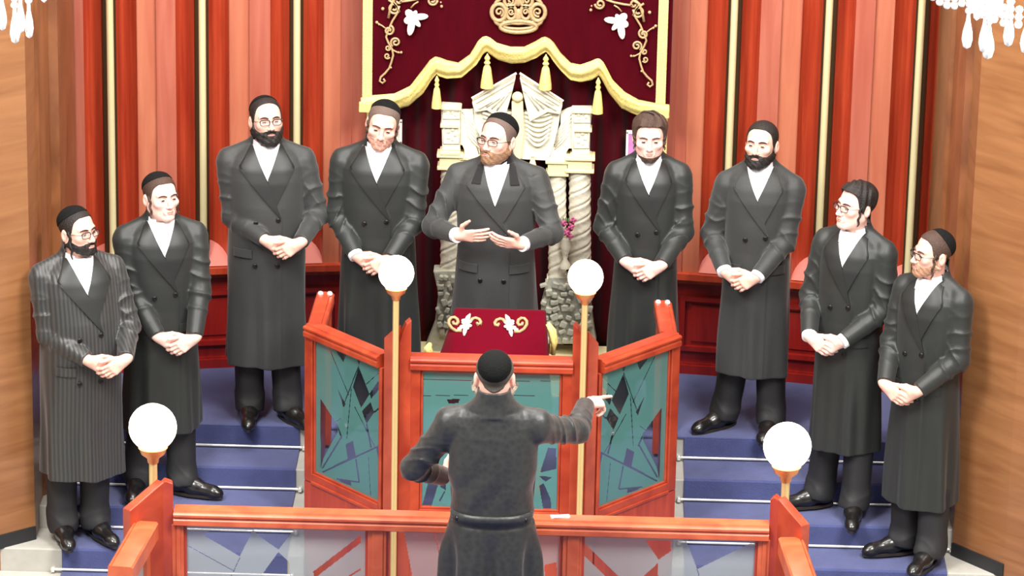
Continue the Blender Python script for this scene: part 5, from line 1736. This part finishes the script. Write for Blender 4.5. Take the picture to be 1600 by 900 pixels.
    if glasses:
        g = MB(); ln_ = MB()
        for s_ in (-1, 1):
            rim = []
            for i in range(28):
                a = 2*PI*i/28
                cx_, cz_ = math.cos(a), math.sin(a)
                q = (abs(cx_)**4+abs(cz_)**4)**0.25
                rim.append((s_*0.032+0.0235*cx_/q, -0.1085+0.0022*((s_*0.032+0.0235*cx_/q)/0.05)**2*4, -0.003+0.0155*cz_/q))
            g.tube(rim, [0.0019+0.0010*(1 if 0 < i < 14 else 0) for i in range(28)], 6, 0, True)
            g.tube([(s_*0.055, -0.1035, 0.004), (s_*0.068, -0.088, 0.004), (s_*0.078, -0.02, 0.004), (s_*0.079, 0.02, 0.0)], 0.0016, 6)
            ln_.add(rim, [tuple(range(28))])
        g.tube([(-0.009, -0.1085, 0.0), (0, -0.112, 0.003), (0.009, -0.1085, 0.0)], 0.0015, 6)
        o = put_mesh(g, 'glasses', M['frame'], body, 180); o.matrix_local = THead
        put_mesh(ln_, 'lens', M['lens'], o, None)
    return body

def put_mesh(mb, name, mats, parent, smooth):
    return mb.build(name, mats, parent, smooth)

# ------------------------------------------------------------------ the men
BL_BEARD = dict(mat='hair', len=0.018, full=0.008)
make_person('Stout bearded man in glasses and striped black coat, at far left below the others', -2.155, -1.60, -0.363, 24, 1.775, 1.02, 1.1, 0.035,
            head=(26, -6, 0), hz=1.02, hx=0.06, fat=1.06, hair='hair', cap=(0.6, 0, 0.074, 0.005), hairline=0.092, beard=dict(mat='hair', len=0.0, full=0.0035, cheek=0.010), glasses=True, lock_len=0.13,
            coat='coat_stripe', hem=0.36, feet=((-0.10, 0.02, -8), (0.07, -0.01, 10)))
make_person('Clean-shaven young man with sidelocks, second from the left on the left stairs', -1.77, -1.28, -0.238, 14, 1.74, 0.98, 0.98,
            head=(20, -6, 0), hairline=0.088, hz=0.90, hx=0.045, skin='skin_fair', hair='hair_brown', cap=(0.6, 0, 0.075, 0.004), beard=None, lock_len=0.10,
            hem=0.375, feet=((-0.12, 0.05, -20), (0.10, -0.03, 58)))
make_person('Full black bearded man in glasses with clasped hands, at the left of the stage', -1.272, -0.75, 0.0, 6, 1.765, 1.06, 1.05, 0.02,
            head=(14, -10, 0), hz=1.03, hx=0.08, fat=1.06, hairline=0.106, cap=(0.8, 0, 0.080, 0.003), beard=dict(mat='hair', len=0.018, full=0.008, cheek=0.006), glasses=True, locks=False,
            coat='coat_wool', hem=0.325, feet=((-0.09, -0.02, -4), (0.11, -0.05, 32)))
make_person('Young man with tilted head looking down, left of the speaker', -0.680, -0.77, 0.0, -4, 1.775, 1.06, 1.0,
            head=(4, 6, 10), hairline=0.092, hz=0.955, hx=-0.005, hair='hair_crop', cap=(0.7, 0.1, 0.072, 0.005), beard=dict(mat='stubble', full=0.0015), lock_len=0.07, cuffs=(True, False), hem=0.33)
make_person('Speaker with sandy beard and velvet collar gesturing behind the red draped desk', -0.062, -0.86, 0.0, -3, 1.725, 1.12, 1.05,
            head=(-28, -8, 0), fat=1.04, hair='hair_crop', cap=(0.7, 0, 0.066, 0.007), hairline=0.104, beard=dict(mat='beard_fair', len=0.0, full=0.0035, cheek=0.006), glasses=True, locks=False,
            coat='coat_wool', lapel='coat_wool', velvet=True, hs=1.06, hem=0.33, cuffs=(True, True), vz=1.30,
            hands=((np.array((-0.180, -0.30, 1.175)), (0.95, -0.10, 0.03), (0.05, 0.92, 0.30), (0.12, 0.15, 0.12), (0.85, 0.25, -0.1)),
                   (np.array((0.160, -0.31, 1.145)), (-0.95, -0.10, 0.08), (0.05, 0.85, 0.45), (0.2, 0.25, 0.2), (0.8, 0.3, -0.1))),
            poles=((-0.65, 0.55, -0.45), (0.65, 0.55, -0.45)))
make_person('Pale young man with thin chin-strap beard, right of the speaker by the curtain', 0.724, -0.77, 0.0, 0, 1.74, 0.89, 0.95,
            head=(0, 2, 0), hz=0.955, hx=-0.015, skin='skin_fair', hair='hair_brown', crop=False, cap=(0.5, 0, 0.078, 0.008), hairline=0.085, beard=dict(mat='hair_brown', full=0.004, mustache=False, strap=True), lock_len=0.06,
            hem=0.33)
make_person('Capless man with cropped hair and short black beard, at the right of the stage', 1.308, -0.74, 0.0, -8, 1.70, 0.95, 0.95,
            head=(-12, -8, 0), hairline=0.094, hz=0.90, hx=-0.06, hair='hair', beard=dict(mat='hair', len=0.004, full=0.006, cheek=0.006), locks=False, cuffs=(True, True), coat='coat_wool', lapel='coat_wool', sh=-0.025,
            hem=0.345, feet=((-0.14, 0.0, -42), (0.11, -0.04, -6)))
make_person('Clean-shaven black haired man in glasses looking left, on the right stairs', 1.775, -1.28, -0.238, -30, 1.785, 0.92, 0.98,
            head=(-26, -6, 0), hz=0.98, hx=-0.02, skin='skin_fair', hair='hair', crop=False, hairline=0.09, beard=None, lock_len=0.09, glasses=True, cuffs=(True, True), over='R',
            hem=0.36, feet=((-0.13, -0.01, -42), (0.10, -0.06, 24)))
make_person('Man with skullcap far back on his head and glasses, at far right', 2.155, -1.58, -0.363, -38, 1.765, 0.90, 0.98,
            head=(-30, -4, 0), hairline=0.092, hz=0.955, hx=0.0, hair='hair_brown', cap=(0.95, 0, 0.075, 0.005), beard=dict(mat='beard_thin', full=0.002, cheek=0.008), glasses=True, lock_len=0.11, over='R',
            coat='coat', hem=0.315, feet=((-0.09, 0.0, -34), (0.10, -0.05, 10)))
make_person('Conductor seen from behind in skullcap, arm stretched out to the right', 0.02, -4.38, -0.08, 180, 1.79, 1.03, 1.0,
            head=(0, 10, 0), fat=1.0, sh=0.012, hair='hair_grey', cap=(1.0, 0, 0.083, 0.006), beard=dict(mat='beard_grey', len=0.04, full=0.014), locks=False,
            coat='coat_damask', hem=0.30, back_view=True,
            hands=((np.array((-0.40, -0.47, 1.385)), (-0.80, -0.58, -0.05), (0.1, -0.25, -0.9), ((0.05, 0.08, 0.05), (0.9, 1.0, 0.6), (1.0, 1.1, 0.6), (1.1, 1.1, 0.6)), (0.6, 0.7, 0.2)),
                   (np.array((0.22, -0.27, 1.10)), (-0.6, -0.75, 0.2), (-0.4, 0.3, 0.5), (0.3, 0.4, 0.3), (0.6, 0.6, 0.2))),
            poles=((-0.6, 0.1, -0.5), (1.0, 0.45, -0.35)))
